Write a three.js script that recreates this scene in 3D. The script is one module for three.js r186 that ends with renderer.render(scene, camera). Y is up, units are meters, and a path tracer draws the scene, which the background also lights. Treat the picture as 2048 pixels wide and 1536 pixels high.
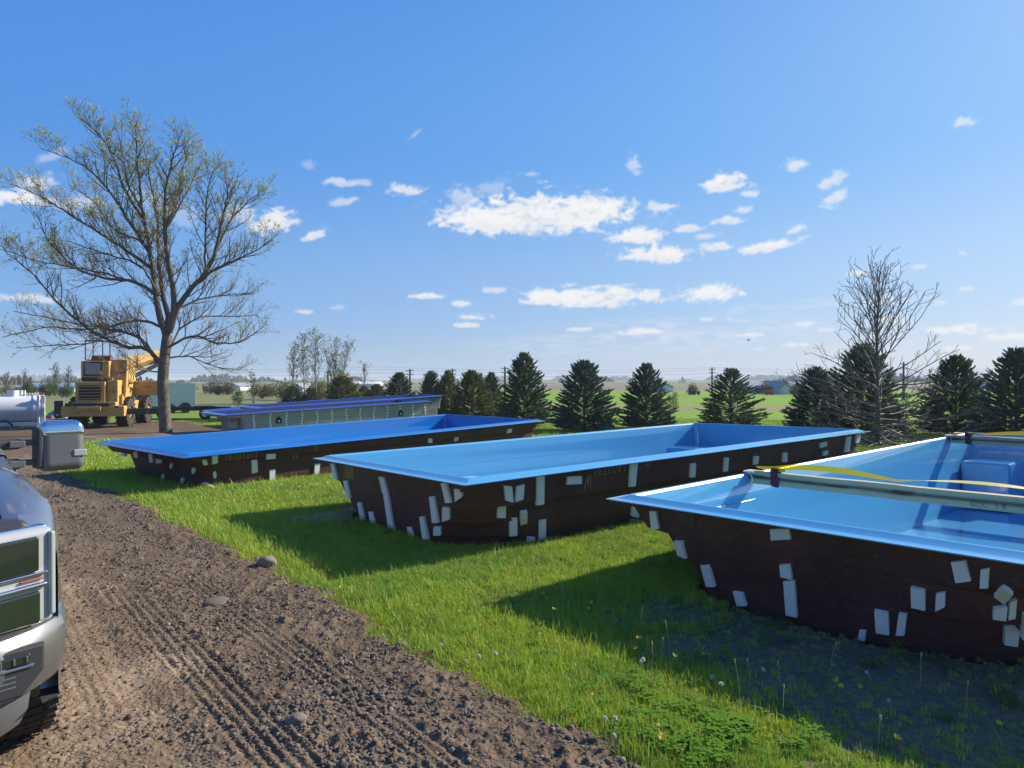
import * as THREE from 'three';
import { RoundedBoxGeometry } from 'three/addons/geometries/RoundedBoxGeometry.js';
import { mergeGeometries, toCreasedNormals, mergeVertices } from 'three/addons/utils/BufferGeometryUtils.js';

// ───────────────────────── camera, sky, sun, exposure ─────────────────────────
const scene = new THREE.Scene();
const PITCH = -Math.atan(8 / 1420), EYE = 2.0;
const camera = new THREE.PerspectiveCamera(2 * Math.atan(768 / 1420) * 180 / Math.PI, 4 / 3, 0.05, 9000);
camera.position.set(0, EYE, 0); camera.rotation.x = PITCH;
const renderer = new THREE.WebGLRenderer({ antialias: true });
renderer.toneMapping = THREE.LinearToneMapping;
renderer.toneMappingExposure = 1.75;
renderer.shadowMap.enabled = true;
const EL = 29 * Math.PI / 180, SUN = new THREE.Vector3(0.845 * Math.cos(EL), Math.sin(EL), -0.535 * Math.cos(EL)).normalize();
const sun = new THREE.DirectionalLight(new THREE.Color().setRGB(1.0, 0.9, 0.74), 5);
sun.position.copy(SUN).multiplyScalar(60); sun.castShadow = true; sun.shadow.radius = 1;
sun.shadow.mapSize.set(4096, 4096);
Object.assign(sun.shadow.camera, { left: -45, right: 45, top: 45, bottom: -45, near: 1, far: 200 });
scene.add(sun, sun.target);

// ───────────────────────── small maths ─────────────────────────
const V = (x, y, z) => new THREE.Vector3(x, y, z);
const clamp = (x, a = 0, b = 1) => Math.min(b, Math.max(a, x));
const lerp = (a, b, t) => a + (b - a) * t;
const sstep = (a, b, x) => { const t = clamp((x - a) / (b - a)); return t * t * (3 - 2 * t); };
function rng(seed) { let a = seed >>> 0; return () => { a = (a + 0x6D2B79F5) | 0; let t = Math.imul(a ^ (a >>> 15), 1 | a); t = (t + Math.imul(t ^ (t >>> 7), 61 | t)) ^ t; return ((t ^ (t >>> 14)) >>> 0) / 4294967296; }; }
const PERM = new Uint8Array(512); { const r = rng(77), p = [...Array(256).keys()]; for (let i = 255; i > 0; i--) { const j = Math.floor(r() * (i + 1)); [p[i], p[j]] = [p[j], p[i]]; } for (let i = 0; i < 512; i++) PERM[i] = p[i & 255]; }
const VAL = new Float32Array(256); { const r = rng(5); for (let i = 0; i < 256; i++) VAL[i] = r(); }
function n2(x, y, wrap = 0) {            // value noise 0..1, optionally tiling
  const xi = Math.floor(x), yi = Math.floor(y); let fx = x - xi, fy = y - yi;
  fx = fx * fx * (3 - 2 * fx); fy = fy * fy * (3 - 2 * fy);
  const w = (k) => wrap ? ((k % wrap) + wrap) % wrap : k;
  const h = (a, b) => VAL[PERM[(w(a) & 255) + PERM[w(b) & 255]]];
  return lerp(lerp(h(xi, yi), h(xi + 1, yi), fx), lerp(h(xi, yi + 1), h(xi + 1, yi + 1), fx), fy);
}
function fbm(x, y, o = 4, wrap = 0) { let s = 0, a = 0.5, t = 0; for (let i = 0; i < o; i++) { s += a * n2(x + i * 17 * (wrap ? 0 : 1), y + i * 9 * (wrap ? 0 : 1), wrap); t += a; a *= 0.5; x *= 2; y *= 2; wrap *= 2; } return s / t; }
// a photo pixel (2048 x 1536) as a direction from the camera
function ray(px, py) { const v = V((px - 1024) / 1420, (768 - py) / 1420, -1), c = Math.cos(PITCH), s = Math.sin(PITCH); return V(v.x, v.y * c - v.z * s, v.y * s + v.z * c); }
const atDepth = (px, py, d) => { const r = ray(px, py); return r.multiplyScalar(d / -r.z).add(V(0, EYE, 0)); };
// lie of the land, zf = metres in front of the camera
const land = (x, zf) => -0.42 * sstep(13, 33, zf) - 0.12 * sstep(33, 70, zf) + 0.03 * (fbm(x * 0.35 + 9, zf * 0.35 + 4, 2) - 0.5) * sstep(2, 6, zf);
function onGround(px, py) { const r = ray(px, py); let d = 10; for (let i = 0; i < 30; i++) { const p = atDepth(px, py, d); const y = land(p.x, d); d = lerp(d, (EYE - y) / (-r.y / -r.z), 0.7); } const p = atDepth(px, py, d); p.y = land(p.x, d); return p; }

// ───────────────────────── sky ─────────────────────────
{
  const Wd = 4096, Hd = 2048, data = new Float32Array(Wd * Hd * 4), EX = 1 / renderer.toneMappingExposure;
  const az0 = Math.atan2(SUN.x, -SUN.z);
  // photo pixel to azimuth / elevation in degrees
  const azel = (px, py) => { const r = ray(px, py).normalize(); return [Math.atan2(r.x, -r.z) * 180 / Math.PI, Math.asin(r.y) * 180 / Math.PI]; };
  // clear air: horizon to zenith, brighter round the sun
  const mixc = (a, b, t) => [lerp(a[0], b[0], t), lerp(a[1], b[1], t), lerp(a[2], b[2], t)];
  const HZ = [0.60, 0.72, 0.79], LO = [0.39, 0.635, 0.91], MD = [0.165, 0.445, 0.90], HI = [0.043, 0.232, 0.72];
  for (let j = 0; j < Hd; j++) {
    const el = ((j + 0.5) / Hd - 0.5) * 180, e = Math.max(0, el);
    const c0 = mixc(mixc(mixc(HZ, LO, sstep(-1, 6.5, e)), MD, sstep(2, 18, e)), HI, sstep(9, 48, e));
    for (let i = 0; i < Wd; i++) {
      const az = ((i + 0.5) / Wd - 0.5) * 2 * Math.PI;            // u = atan2(z, x) / 2pi + 0.5
      const k = (j * Wd + i) * 4, ce = Math.cos(el * Math.PI / 180);
      const dx = Math.cos(az) * ce, dz = Math.sin(az) * ce, dy = Math.sin(el * Math.PI / 180);
      const cs = dx * SUN.x + dy * SUN.y + dz * SUN.z;
      const g1 = Math.pow(Math.max(0, (cs + 0.25) / 1.25), 2.2), g2 = Math.pow(Math.max(0, cs), 9), g3 = Math.pow(Math.max(0, cs), 60);
      let r = c0[0] * (0.58 + 1.0 * g1) + 0.21 * g2 + 0.5 * g3, g = c0[1] * (0.70 + 0.58 * g1) + 0.15 * g2 + 0.5 * g3, b = c0[2] * (0.86 + 0.26 * g1) + 0.06 * g2 + 0.45 * g3;
      data[k] = r * EX; data[k + 1] = g * EX; data[k + 2] = b * EX; data[k + 3] = 1;
    }
  }
  // fair-weather clouds: [azimuth, elevation, half width, half height (degrees), density, seed]
  const clouds = [];
  const C = (px, py, w, h, dens = 1, slant = 0) => { const [a, e] = azel(px, py), [a2] = azel(px + w, py), [, e2] = azel(px, py - h); clouds.push([a, e, Math.abs(a2 - a), Math.abs(e2 - e), dens, clouds.length * 13.7, slant]); };
  C(1085, 432, 205, 52, 1.25); C(960, 445, 95, 34, 1.0); C(1180, 425, 90, 44, 1.15); C(1280, 475, 60, 22, 1.0); C(1310, 510, 85, 24, 1.15); C(930, 400, 45, 26, 0.5, 0.3); C(985, 375, 35, 22, 0.35, -0.3);
  C(1190, 596, 150, 27, 1.2); C(1110, 598, 70, 20, 1.0); C(1420, 590, 72, 24, 1.15); C(1450, 366, 58, 25, 1.05); C(1497, 388, 24, 10, 0.7); C(1590, 332, 34, 15, 0.75); C(1665, 362, 34, 18, 0.65, -0.4); C(1668, 400, 34, 20, 0.65, -0.4);
  C(1540, 494, 70, 13, 0.95, -0.1); C(1430, 495, 50, 12, 0.8); C(1455, 442, 36, 11, 0.8); C(1485, 420, 24, 10, 0.7); C(1320, 415, 34, 14, 0.75); C(1375, 456, 34, 12, 0.8); C(1415, 472, 30, 10, 0.6); C(1595, 460, 30, 10, 0.7, -0.2); C(1265, 332, 20, 26, 0.55, 0.2);
  C(1925, 244, 30, 16, 0.7); C(812, 380, 42, 16, 0.8); C(680, 366, 36, 11, 0.65); C(722, 366, 22, 9, 0.5); C(690, 404, 34, 12, 0.55, -0.2); C(632, 470, 34, 14, 0.85, -0.4); C(832, 268, 16, 9, 0.4, -0.7); C(617, 330, 22, 12, 0.3);
  C(855, 593, 52, 9, 0.9); C(920, 609, 22, 7, 0.8); C(985, 581, 30, 9, 0.6); C(945, 634, 38, 7, 0.85); C(940, 651, 34, 7, 0.8); C(612, 624, 24, 6, 0.7); C(678, 615, 20, 6, 0.4); C(1060, 349, 24, 7, 0.4);
  C(1280, 664, 54, 8, 0.85); C(1155, 659, 32, 6, 0.7); C(1500, 670, 34, 7, 0.8); C(1595, 690, 32, 6, 0.75); C(1610, 648, 26, 7, 0.75); C(1650, 660, 18, 6, 0.6); C(1930, 660, 88, 12, 1.05); C(1985, 676, 40, 8, 0.9); C(2040, 674, 30, 9, 0.9); C(1915, 697, 40, 6, 0.8); C(1715, 547, 26, 7, 0.8); C(1838, 533, 18, 6, 0.65); C(1795, 536, 14, 6, 0.55); C(1925, 507, 12, 6, 0.45); C(1932, 578, 24, 8, 0.5); C(2040, 606, 26, 10, 0.7); C(1790, 640, 50, 9, 0.7); C(1760, 605, 40, 12, 0.5); C(1875, 606, 24, 6, 0.5); C(1515, 699, 20, 5, 0.5); C(1412, 640, 14, 5, 0.6); C(1460, 637, 12, 5, 0.6);
  C(40, 398, 75, 22, 0.95, -0.1); C(70, 365, 60, 22, 0.7, -0.2); C(150, 410, 60, 22, 0.5, -0.2); C(540, 450, 62, 26, 0.9, -0.25); C(480, 430, 40, 26, 0.5); C(105, 312, 34, 16, 0.4, -0.5); C(30, 596, 110, 12, 0.7); C(300, 400, 60, 30, 0.25); C(360, 430, 70, 30, 0.3);
  // high thin veil streaks near the horizon
  const veils = []; const VL = (px, py, w, h, d) => { const [a, e] = azel(px, py), [a2] = azel(px + w, py), [, e2] = azel(px, py - h); veils.push([a, e, Math.abs(a2 - a), Math.abs(e2 - e), d]); };
  VL(1400, 660, 330, 34, 0.35); VL(1700, 603, 220, 10, 0.4); VL(1250, 690, 400, 30, 0.3); VL(1540, 620, 120, 16, 0.25); VL(1800, 700, 300, 30, 0.2);
  { const r = rng(404); for (let k = 0; k < 260; k++) { const a = r() * 360 - 180, e = 2 + Math.pow(r(), 1.7) * 44; if (Math.abs(a) < 40 && e < 30) continue; const s = 0.5 + r() * r() * 3.4; clouds.push([a, e, s * (1 + r()) * (e < 10 ? 1 : 0.9), s * (0.16 + 0.018 * Math.min(e, 20)), 0.5 + 0.6 * r(), 900 + k * 7.3, (r() - 0.5) * 0.4]); } }
  const put = (k, r, g, b, t) => { data[k] = lerp(data[k], r * EX, t); data[k + 1] = lerp(data[k + 1], g * EX, t); data[k + 2] = lerp(data[k + 2], b * EX, t); };
  const paint = (a, e, w, h, fn) => {
    const el0 = Math.max(0.1, e - h * 2.2), el1 = e + h * 2.2, ww = w * 1.7;
    for (let j = Math.floor((el0 / 180 + 0.5) * Hd); j <= Math.ceil((el1 / 180 + 0.5) * Hd) && j < Hd; j++) {
      const el = ((j + 0.5) / Hd - 0.5) * 180, n = Math.ceil(ww / 360 * Wd), ic = (((a - 90) / 360 + 0.5) * Wd);
      for (let q = -n; q <= n; q++) { const i = ((Math.floor(ic + q) % Wd) + Wd) % Wd, az = ((Math.floor(ic + q) + 0.5) / Wd - 0.5) * 360 + 90; fn((j * Wd + i) * 4, (az - a), el - e, az, el); }
    }
  };
  for (const [a, e, w, h, d] of veils) paint(a, e, w, h, (k, x, y, az, el) => { const q = 1 - (x / w) ** 2 - (y / h) ** 2; if (q <= 0) return; const n = fbm(az * 0.9 + 3, el * 5 + az * 0.3, 4); put(k, 0.80, 0.84, 0.88, clamp(q * 1.6) * sstep(0.35, 0.75, n) * d); });
  for (const [a, e, w, h, d, sd, sl] of clouds) paint(a, e, w, h, (k, x, y, az, el) => {
    y += sl * x; 
    const yy = y < 0 ? y / (h * 0.75) : y / h, q = 1 - Math.sqrt((x / w) ** 2 + yy * yy); if (q < -0.55) return;
    const f = 1.15, wx = fbm(az * f + sd, el * f * 1.6 + 5, 3) - 0.5;
    const n = fbm(az * f * 1.4 + sd + wx * 2.2, el * f * 2.4 + sd * 0.3 + wx * 1.5, 6), fine = fbm(az * 5.5 + sd, el * 7.5 + wx * 3, 4);
    const v = q * 1.25 + (n - 0.5) * 1.75 + (fine - 0.5) * 0.5 + 0.04;
    const t = sstep(-0.05, 0.78, v) * clamp(d, 0, 1); if (t <= 0) return;
    const body = clamp(sstep(0.45, 1.15, v)), under = sstep(0.25, -0.5, y / h) * body, lump = sstep(0.42, 0.66, fbm(az * 1.6 + sd * 2, el * 3.4 + sd, 4)) * body;
    const sh = clamp(0.30 * under + 0.42 * lump * (d > 1 ? 1 : 0.4)); 
    put(k, lerp(0.93, 0.50, sh), lerp(0.93, 0.56, sh), lerp(0.94, 0.66, sh), t * (0.80 + 0.18 * Math.min(1, d)));
  });
  const sky = new THREE.DataTexture(data, Wd, Hd, THREE.RGBAFormat, THREE.FloatType);
  sky.mapping = THREE.EquirectangularReflectionMapping; sky.magFilter = THREE.LinearFilter; sky.minFilter = THREE.LinearFilter; sky.needsUpdate = true;
  scene.background = sky; scene.environment = sky;
}

// ───────────────────────── naming, materials, builders ─────────────────────────
const taken = {};
function numbered(n) { const k = taken[n] = (taken[n] ?? -1) + 1; return k ? n + '_' + String(k).padStart(3, '0') : n; }
function tag(o, label, category, group, kind) { o.userData.label = label; if (category) o.userData.category = category; if (group) o.userData.group = group; if (kind) o.userData.kind = kind; return o; }
function shade(o) { o.traverse((m) => { if (m.isMesh) { m.castShadow = true; m.receiveShadow = true; } }); return o; }
function top(o, name) { o.name = numbered(name); scene.add(o); return o; }
function thing(name, label, category, pos, turn = 0, group) { const o = new THREE.Group(); top(o, name); if (pos) o.position.copy(pos); o.rotation.y = turn; return tag(o, label, category, group); }
function part(parent, name, geo, mat, p, r, label) { const m = new THREE.Mesh(geo, mat); m.name = name; if (p) m.position.set(...p); if (r) m.rotation.set(...r); if (label) m.userData.label = label; parent.add(m); return m; }
const mat = (c, rough = 0.7, x = {}) => new THREE.MeshPhysicalMaterial({ color: new THREE.Color().setRGB(...c), roughness: rough, side: THREE.DoubleSide, ...x });
const rbox = (w, h, d, r = 0.02, s = 2) => new RoundedBoxGeometry(w, h, d, s, Math.min(r, w / 2.01, h / 2.01, d / 2.01));
const cyl = (r0, r1, h, n = 20) => new THREE.CylinderGeometry(r0, r1, h, n);
const prism = (pts, depth, bevel = 0) => { const s = new THREE.Shape(pts.map(([x, y]) => new THREE.Vector2(x, y))); return new THREE.ExtrudeGeometry(s, { depth, bevelEnabled: bevel > 0, bevelThickness: bevel, bevelSize: bevel, bevelSegments: 2, steps: 1 }); };
const tube = (pts, r, seg = 24, n = 6) => new THREE.TubeGeometry(new THREE.CatmullRomCurve3(pts), seg, r, n, false);
class GB {
  constructor() { this.p = []; this.u = []; this.i = []; this.c = []; }
  v(x, y, z, u = 0, w = 0) { this.p.push(x, y, z); this.u.push(u, w); return this.p.length / 3 - 1; }
  t(a, b, c) { this.i.push(a, b, c); } q(a, b, c, d) { this.i.push(a, b, c, a, c, d); }
  geo(normals = true) { const g = new THREE.BufferGeometry(); g.setAttribute('position', new THREE.Float32BufferAttribute(this.p, 3)); g.setAttribute('uv', new THREE.Float32BufferAttribute(this.u, 2)); if (this.c.length) g.setAttribute('color', new THREE.Float32BufferAttribute(this.c, 3)); g.setIndex(this.i); if (normals) g.computeVertexNormals(); return g; }
}
function tex(w, h, fn, { srgb = false, repeat } = {}) {      // fn(u, v) -> [r, g, b] linear 0..1 (stored as bytes)
  const d = new Uint8Array(w * h * 4), enc = (x) => srgb ? 255 * (x <= 0.0031308 ? 12.92 * x : 1.055 * Math.pow(x, 1 / 2.4) - 0.055) : 255 * x;
  for (let j = 0; j < h; j++) for (let i = 0; i < w; i++) { const c = fn(i / w, j / h), k = (j * w + i) * 4; for (let q = 0; q < 3; q++) d[k + q] = clamp(Math.round(enc(clamp(c[q]))), 0, 255); d[k + 3] = 255; }
  const t = new THREE.DataTexture(d, w, h); t.magFilter = THREE.LinearFilter; t.minFilter = THREE.LinearMipmapLinearFilter; t.generateMipmaps = true; t.wrapS = t.wrapT = THREE.RepeatWrapping; if (srgb) t.colorSpace = THREE.SRGBColorSpace; if (repeat) t.repeat.set(...repeat); t.needsUpdate = true; return t;
}

// ───────────────────────── ground ─────────────────────────
// grass edge of the dirt drive, then of the yard round the crane (x, metres ahead), read off the ground in the photograph
const EDGE = [[1330, 1590], [1232, 1532], [1040, 1424], [860, 1316], [640, 1197], [520, 1134], [400, 1075], [300, 1025], [225, 985], [150, 958], [122, 938], [150, 893], [205, 882]].map(([a, b]) => { const p = onGround(a, b); return [p.x, -p.z]; });
const YARD = [[6, -2], [2.2, 1.2], ...EDGE, [-10.6, 24.5], [-9.2, 28.5], [-12.2, 33], [-15.6, 37], [-20, 42], [-26, 41], [-34, 39], [-60, 37], [-60, -12], [6, -12]];
function segDist(x, y, a, b) { const dx = b[0] - a[0], dy = b[1] - a[1], t = clamp(((x - a[0]) * dx + (y - a[1]) * dy) / (dx * dx + dy * dy)); return Math.hypot(x - a[0] - t * dx, y - a[1] - t * dy); }
function inPoly(P, x, y) { let s = false; for (let i = 0, j = P.length - 1; i < P.length; j = i++) if ((P[i][1] > y) !== (P[j][1] > y) && x < (P[j][0] - P[i][0]) * (y - P[i][1]) / (P[j][1] - P[i][1]) + P[i][0]) s = !s; return s; }
function intoDirt(x, zf) { let d = 1e9; for (let i = 0; i < YARD.length; i++) d = Math.min(d, segDist(x, zf, YARD[i], YARD[(i + 1) % YARD.length])); return inPoly(YARD, x, zf) ? d : -d; }
const intoDirtRagged = (x, zf) => intoDirt(x, zf) + (fbm(x * 2.3 + 31, zf * 2.3 + 7, 3) - 0.5) * 0.42 + (n2(x * 11, zf * 11) - 0.5) * 0.1;
// direction along the drive near the truck
const DRV = V(0.627, 0, 0.779), across = (x, zf) => { const ex = EDGE[4][0], ez = EDGE[4][1]; return -((x - ex) * 0.779 + (zf - ez) * 0.627); };   // metres from the straight grass edge into the drive
const along = (x, zf) => (x - EDGE[4][0]) * 0.627 - (zf - EDGE[4][1]) * 0.779;
// bare soil and straw showing through the lawn: 0 lush .. 1 bare
const bareSpots = [[[690, 1030], 0.75, 0.75], [[1520, 1300], 0.95, 0.86], [[1700, 1390], 1.0, 0.86], [[1930, 1460], 0.95, 0.86], [[2060, 1340], 1.5, 0.9], [[1360, 1225], 0.55, 0.8], [[1600, 1250], 0.8, 0.85], [[1850, 1310], 1.2, 0.9], [[1240, 1240], 0.3, 0.6], [[2150, 1450], 1.2, 0.85], [[1010, 1195], 0.35, 0.45]].map(([[a, b], r, s]) => { const p = onGround(a, b); return [p.x, -p.z, r, s]; });
function bare(x, zf) { let s = 0; for (const [cx, cz, r, k] of bareSpots) { const d = Math.hypot(x - cx, zf - cz) / r; if (d < 1.4) s = Math.max(s, k * sstep(1.35, 0.45, d + (fbm(x * 3 + cx, zf * 3, 3) - 0.5) * 0.9)); } return s; }

const soilH = (() => {     // tiling crumb relief, 2 m across
  const N = 1024, h = new Float32Array(N * N), r = rng(11);
  for (let j = 0; j < N; j++) for (let i = 0; i < N; i++) { const u = i / N, v = j / N; h[j * N + i] = 0.34 * fbm(u * 8, v * 8, 3, 8) + 0.3 * fbm(u * 48, v * 48, 3, 48); }
  for (let k = 0; k < 26000; k++) { const R = 1.2 + Math.pow(r(), 4) * 9, cx = r() * N, cy = r() * N, e = 0.6 + r() * 0.7, a = 0.05 + 0.32 * Math.min(1, R / 6) * r(); for (let y = -Math.ceil(R); y <= R; y++) for (let x = -Math.ceil(R); x <= R; x++) { const d = Math.hypot(x, y / e) / R; if (d < 1) { const id = ((Math.floor(cy + y) + N) % N) * N + (Math.floor(cx + x) + N) % N; h[id] = Math.max(h[id], 0.28 + a * Math.sqrt(1 - d * d) + 0.1 * h[id]); } } }
  return { N, h };
})();
const soilAt = (u, v) => soilH.h[(Math.floor(v * soilH.N) % soilH.N) * soilH.N + Math.floor(u * soilH.N) % soilH.N];
const soilBump = tex(1024, 1024, (u, v) => { const h = soilAt(u, v); return [h, h, h]; });
const pebT = rng(3), soilTint = new Float32Array(4096).map(() => pebT());
const soilMap = tex(1024, 1024, (u, v) => { const h = soilAt(u, v), k = soilTint[(Math.floor(u * 340) * 131 + Math.floor(v * 340) * 71) & 4095], m = 0.62 + 0.5 * fbm(u * 22, v * 22, 3, 22) + (k > 0.93 ? 0.5 : (k - 0.5) * 0.22); return [0.60 * m + 0.1 * h, 0.56 * m + 0.1 * h, 0.52 * m + 0.1 * h]; }, { srgb: true });
const lawnMap = tex(1024, 1024, (u, v) => { const a = fbm(u * 60, v * 60, 3, 60), b = fbm(u * 9, v * 9, 4, 9), s = n2(u * 340, v * 120, 340); const m = 0.35 + 0.5 * a + 0.3 * s + 0.25 * (b - 0.5); return [m, m, m]; }, { srgb: true });

{ // one sheet of land out to the horizon; vertex colours say what grows where
  const A = [], R = []; for (let k = 0; k <= 330; k++) A.push(-50 + 100 * k / 330); for (let k = 1; k < 46; k++) A.push(50 + 260 * k / 46);
  for (let r = 0.6; r < 5200; r *= (r < 30 ? 1.0125 : r < 260 ? 1.017 : 1.03)) R.push(r);
  const g = new GB(), nA = A.length; const cen = g.v(0, land(0, 0) - 0.0, 0, 0, 0); g.c.push(0.05, 0.06, 0.02);
  const mix3 = (a, b, t) => a.map((x, i) => lerp(x, b[i], t));
  for (const r of R) for (const a of A) {
    const x = r * Math.sin(a * Math.PI / 180), zf = r * Math.cos(a * Math.PI / 180);
    const far = sstep(400, 5000, r), y = land(x, zf) + (r > 500 ? 7 * far * (fbm(a * 0.05 + 3, 2.2, 3)) : 0);
    g.v(x, y, -zf, x / 2, zf / 2);
    let c = [0.085, 0.12, 0.028];
    if (zf < 45 && r < 60) { const b = Math.max(bare(x, zf), 0.35 * sstep(0.6, 0.75, fbm(x * 0.8 + 5, zf * 0.8, 3))); c = mix3([0.085, 0.115, 0.028], [0.105, 0.082, 0.058], b); if (Math.hypot(x - bareSpots[0][0], zf - bareSpots[0][1]) < 1.3) c = mix3(c, [0.30, 0.23, 0.14], b * 0.9); }
    c = mix3(c, [0.12, 0.20, 0.03], sstep(16, 40, r) * (0.6 + 0.4 * fbm(x * 0.2, zf * 0.2, 2)));
    if (zf > 42) {
      const w = zf + (fbm(x * 0.05, 3, 2) - 0.5) * 6;
      if (x > -2) { c = mix3([0.11, 0.215, 0.022], [0.135, 0.20, 0.03], fbm(x * 0.06, zf * 0.06, 3)); c = mix3(c, [0.17, 0.14, 0.085], sstep(56, 58, w) * sstep(72, 70, w) * (0.55 + 0.45 * fbm(x * 0.3, zf * 0.3, 2))); }
      else { c = mix3([0.10, 0.18, 0.03], [0.135, 0.125, 0.07], sstep(58, 75, w) * (0.6 + 0.4 * fbm(x * 0.1, zf * 0.1, 3))); c = mix3(c, [0.12, 0.2, 0.035], sstep(150, 170, w)); }
      c = mix3(c, [0.15, 0.125, 0.10], sstep(165, 175, w)); 
      if (w > 320) c = mix3(c, fbm(x * 0.004 + 1, zf * 0.007, 3) > 0.5 ? [0.17, 0.145, 0.12] : [0.10, 0.15, 0.045], sstep(320, 360, w));
    }
    g.c.push(...c.map((q) => q * 1.9));
  }
  for (let j = 0; j < R.length - 1; j++) for (let i = 0; i < nA; i++) { const i2 = (i + 1) % nA, a = 1 + j * nA + i, b = 1 + j * nA + i2, c = 1 + (j + 1) * nA + i2, d = 1 + (j + 1) * nA + i; g.q(a, b, c, d); }
  for (let i = 0; i < nA; i++) g.t(cen, 1 + (i + 1) % nA, 1 + i);
  const m = top(new THREE.Mesh(g.geo(), mat([1, 1, 1], 1, { map: lawnMap, vertexColors: true, bumpMap: lawnMap, bumpScale: 0.02, specularIntensity: 0.2 })), 'ground');
  tag(m, 'lawn and farm fields running out to the flat horizon', null, null, 'structure');
}
const dirtHeight = (x, zf, d) => {     // relief of the drive: packed wheel lanes, ribbed tyre prints, loose clods along the edge
  const u = across(x, zf), v = along(x, zf), near = sstep(30, 10, zf);
  const loose = sstep(1.75, 1.2, u + (fbm(v * 1.1, u * 1.1 + 4, 3) - 0.5) * 0.7) * near;
  let y = 0.04 + 0.025 * (fbm(x * 1.1, zf * 1.1, 3) - 0.5);
  const cl = fbm(x * 7 + 2, zf * 7, 4), cl2 = fbm(x * 18 + 7, zf * 18, 3);
  y += loose * (0.022 * sstep(0.42, 0.8, cl) + 0.02 * sstep(0.45, 0.8, cl2)) + (1 - loose) * (0.010 * sstep(0.55, 0.8, cl2) + 0.012 * sstep(0.62, 0.8, cl));
  for (const [uc, w, amp, s0] of [[1.36, 0.19, 0.020, 3], [0.70, 0.15, 0.018, 8], [1.98, 0.13, 0.008, 5]]) {   // lengthwise tread ribs
    const q = 1 - Math.abs(u - uc - 0.06 * Math.sin(v * 0.35 + s0)) / w; if (q <= 0) continue;
    const on = sstep(0.30, 0.46, fbm(v * 0.55 + s0 * 9, 2.5, 2)) * sstep(0, 0.25, q) * near;
    y = lerp(y, 0.034 + 0.02 * (fbm(x * 1.1, zf * 1.1, 3) - 0.5) + amp * (0.5 + 0.5 * Math.sin((u - uc) * 2 * Math.PI / 0.064)) * (0.6 + 0.5 * n2(v * 6, u * 20)), on * 0.9);
  }
  const rut = Math.exp(-(((u - 1.72) / 0.1) ** 2)) * 0.016 * near; y -= rut;
  return y - 0.09 * sstep(0.12, -0.25, d) + 0.012 * sstep(0.5, 0.1, d) * sstep(-0.2, 0.1, d);
};
{ // dirt drive and yard, a sheet of its own above the lawn sheet
  const g = new GB(), A = [], R = []; for (let k = 0; k <= 560; k++) A.push(-62 + 80 * k / 560); for (let r = 2.7; r < 62; r *= r < 8 ? 1.0036 : r < 14 ? 1.007 : 1.014) R.push(r);
  const nA = A.length, D = [];
  for (const r of R) for (const a of A) {
    const x = r * Math.sin(a * Math.PI / 180), zf = r * Math.cos(a * Math.PI / 180), d = intoDirtRagged(x, zf); D.push(d);
    g.v(x, land(x, zf) + dirtHeight(x, zf, d), -zf, x / 2, zf / 2);
    const u = across(x, zf), v = along(x, zf), near = sstep(26, 9, zf);
    const loose = sstep(1.75, 1.2, u + (fbm(v * 1.1, u * 1.1 + 4, 3) - 0.5) * 0.7) * near;
    const dry = sstep(0.40, 0.70, fbm(x * 0.9 + 3, zf * 0.9 + 1, 4)), grit = fbm(x * 5, zf * 5, 3);
    let c = [0.135, 0.106, 0.076].map((q, i) => lerp(q, [0.205, 0.163, 0.117][i], dry * 0.85));
    c = c.map((q, i) => lerp(q, [0.090, 0.069, 0.050][i], Math.max(loose * 0.85, 0.95 * sstep(15, 24, zf) * sstep(0.15, 0.45, fbm(x * 0.5, zf * 0.5 + 8, 3)))));
    g.c.push(...c.map((q) => q * 2.3 * (0.82 + 0.36 * grit)));
  }
  for (let j = 0; j < R.length - 1; j++) for (let i = 0; i < nA - 1; i++) { const a = j * nA + i, b = a + 1, c = a + nA + 1, d = a + nA; if (Math.max(D[a], D[b], D[c], D[d]) > -0.3) g.q(a, b, c, d); }
  const m = top(new THREE.Mesh(g.geo(), mat([1, 1, 1], 1, { map: soilMap, vertexColors: true, bumpMap: soilBump, bumpScale: 0.02, specularIntensity: 0.2 })), 'dirt_road');
  tag(m, 'brown dirt drive with ribbed tyre tracks and loose soil', null, null, 'structure');
}

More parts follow.
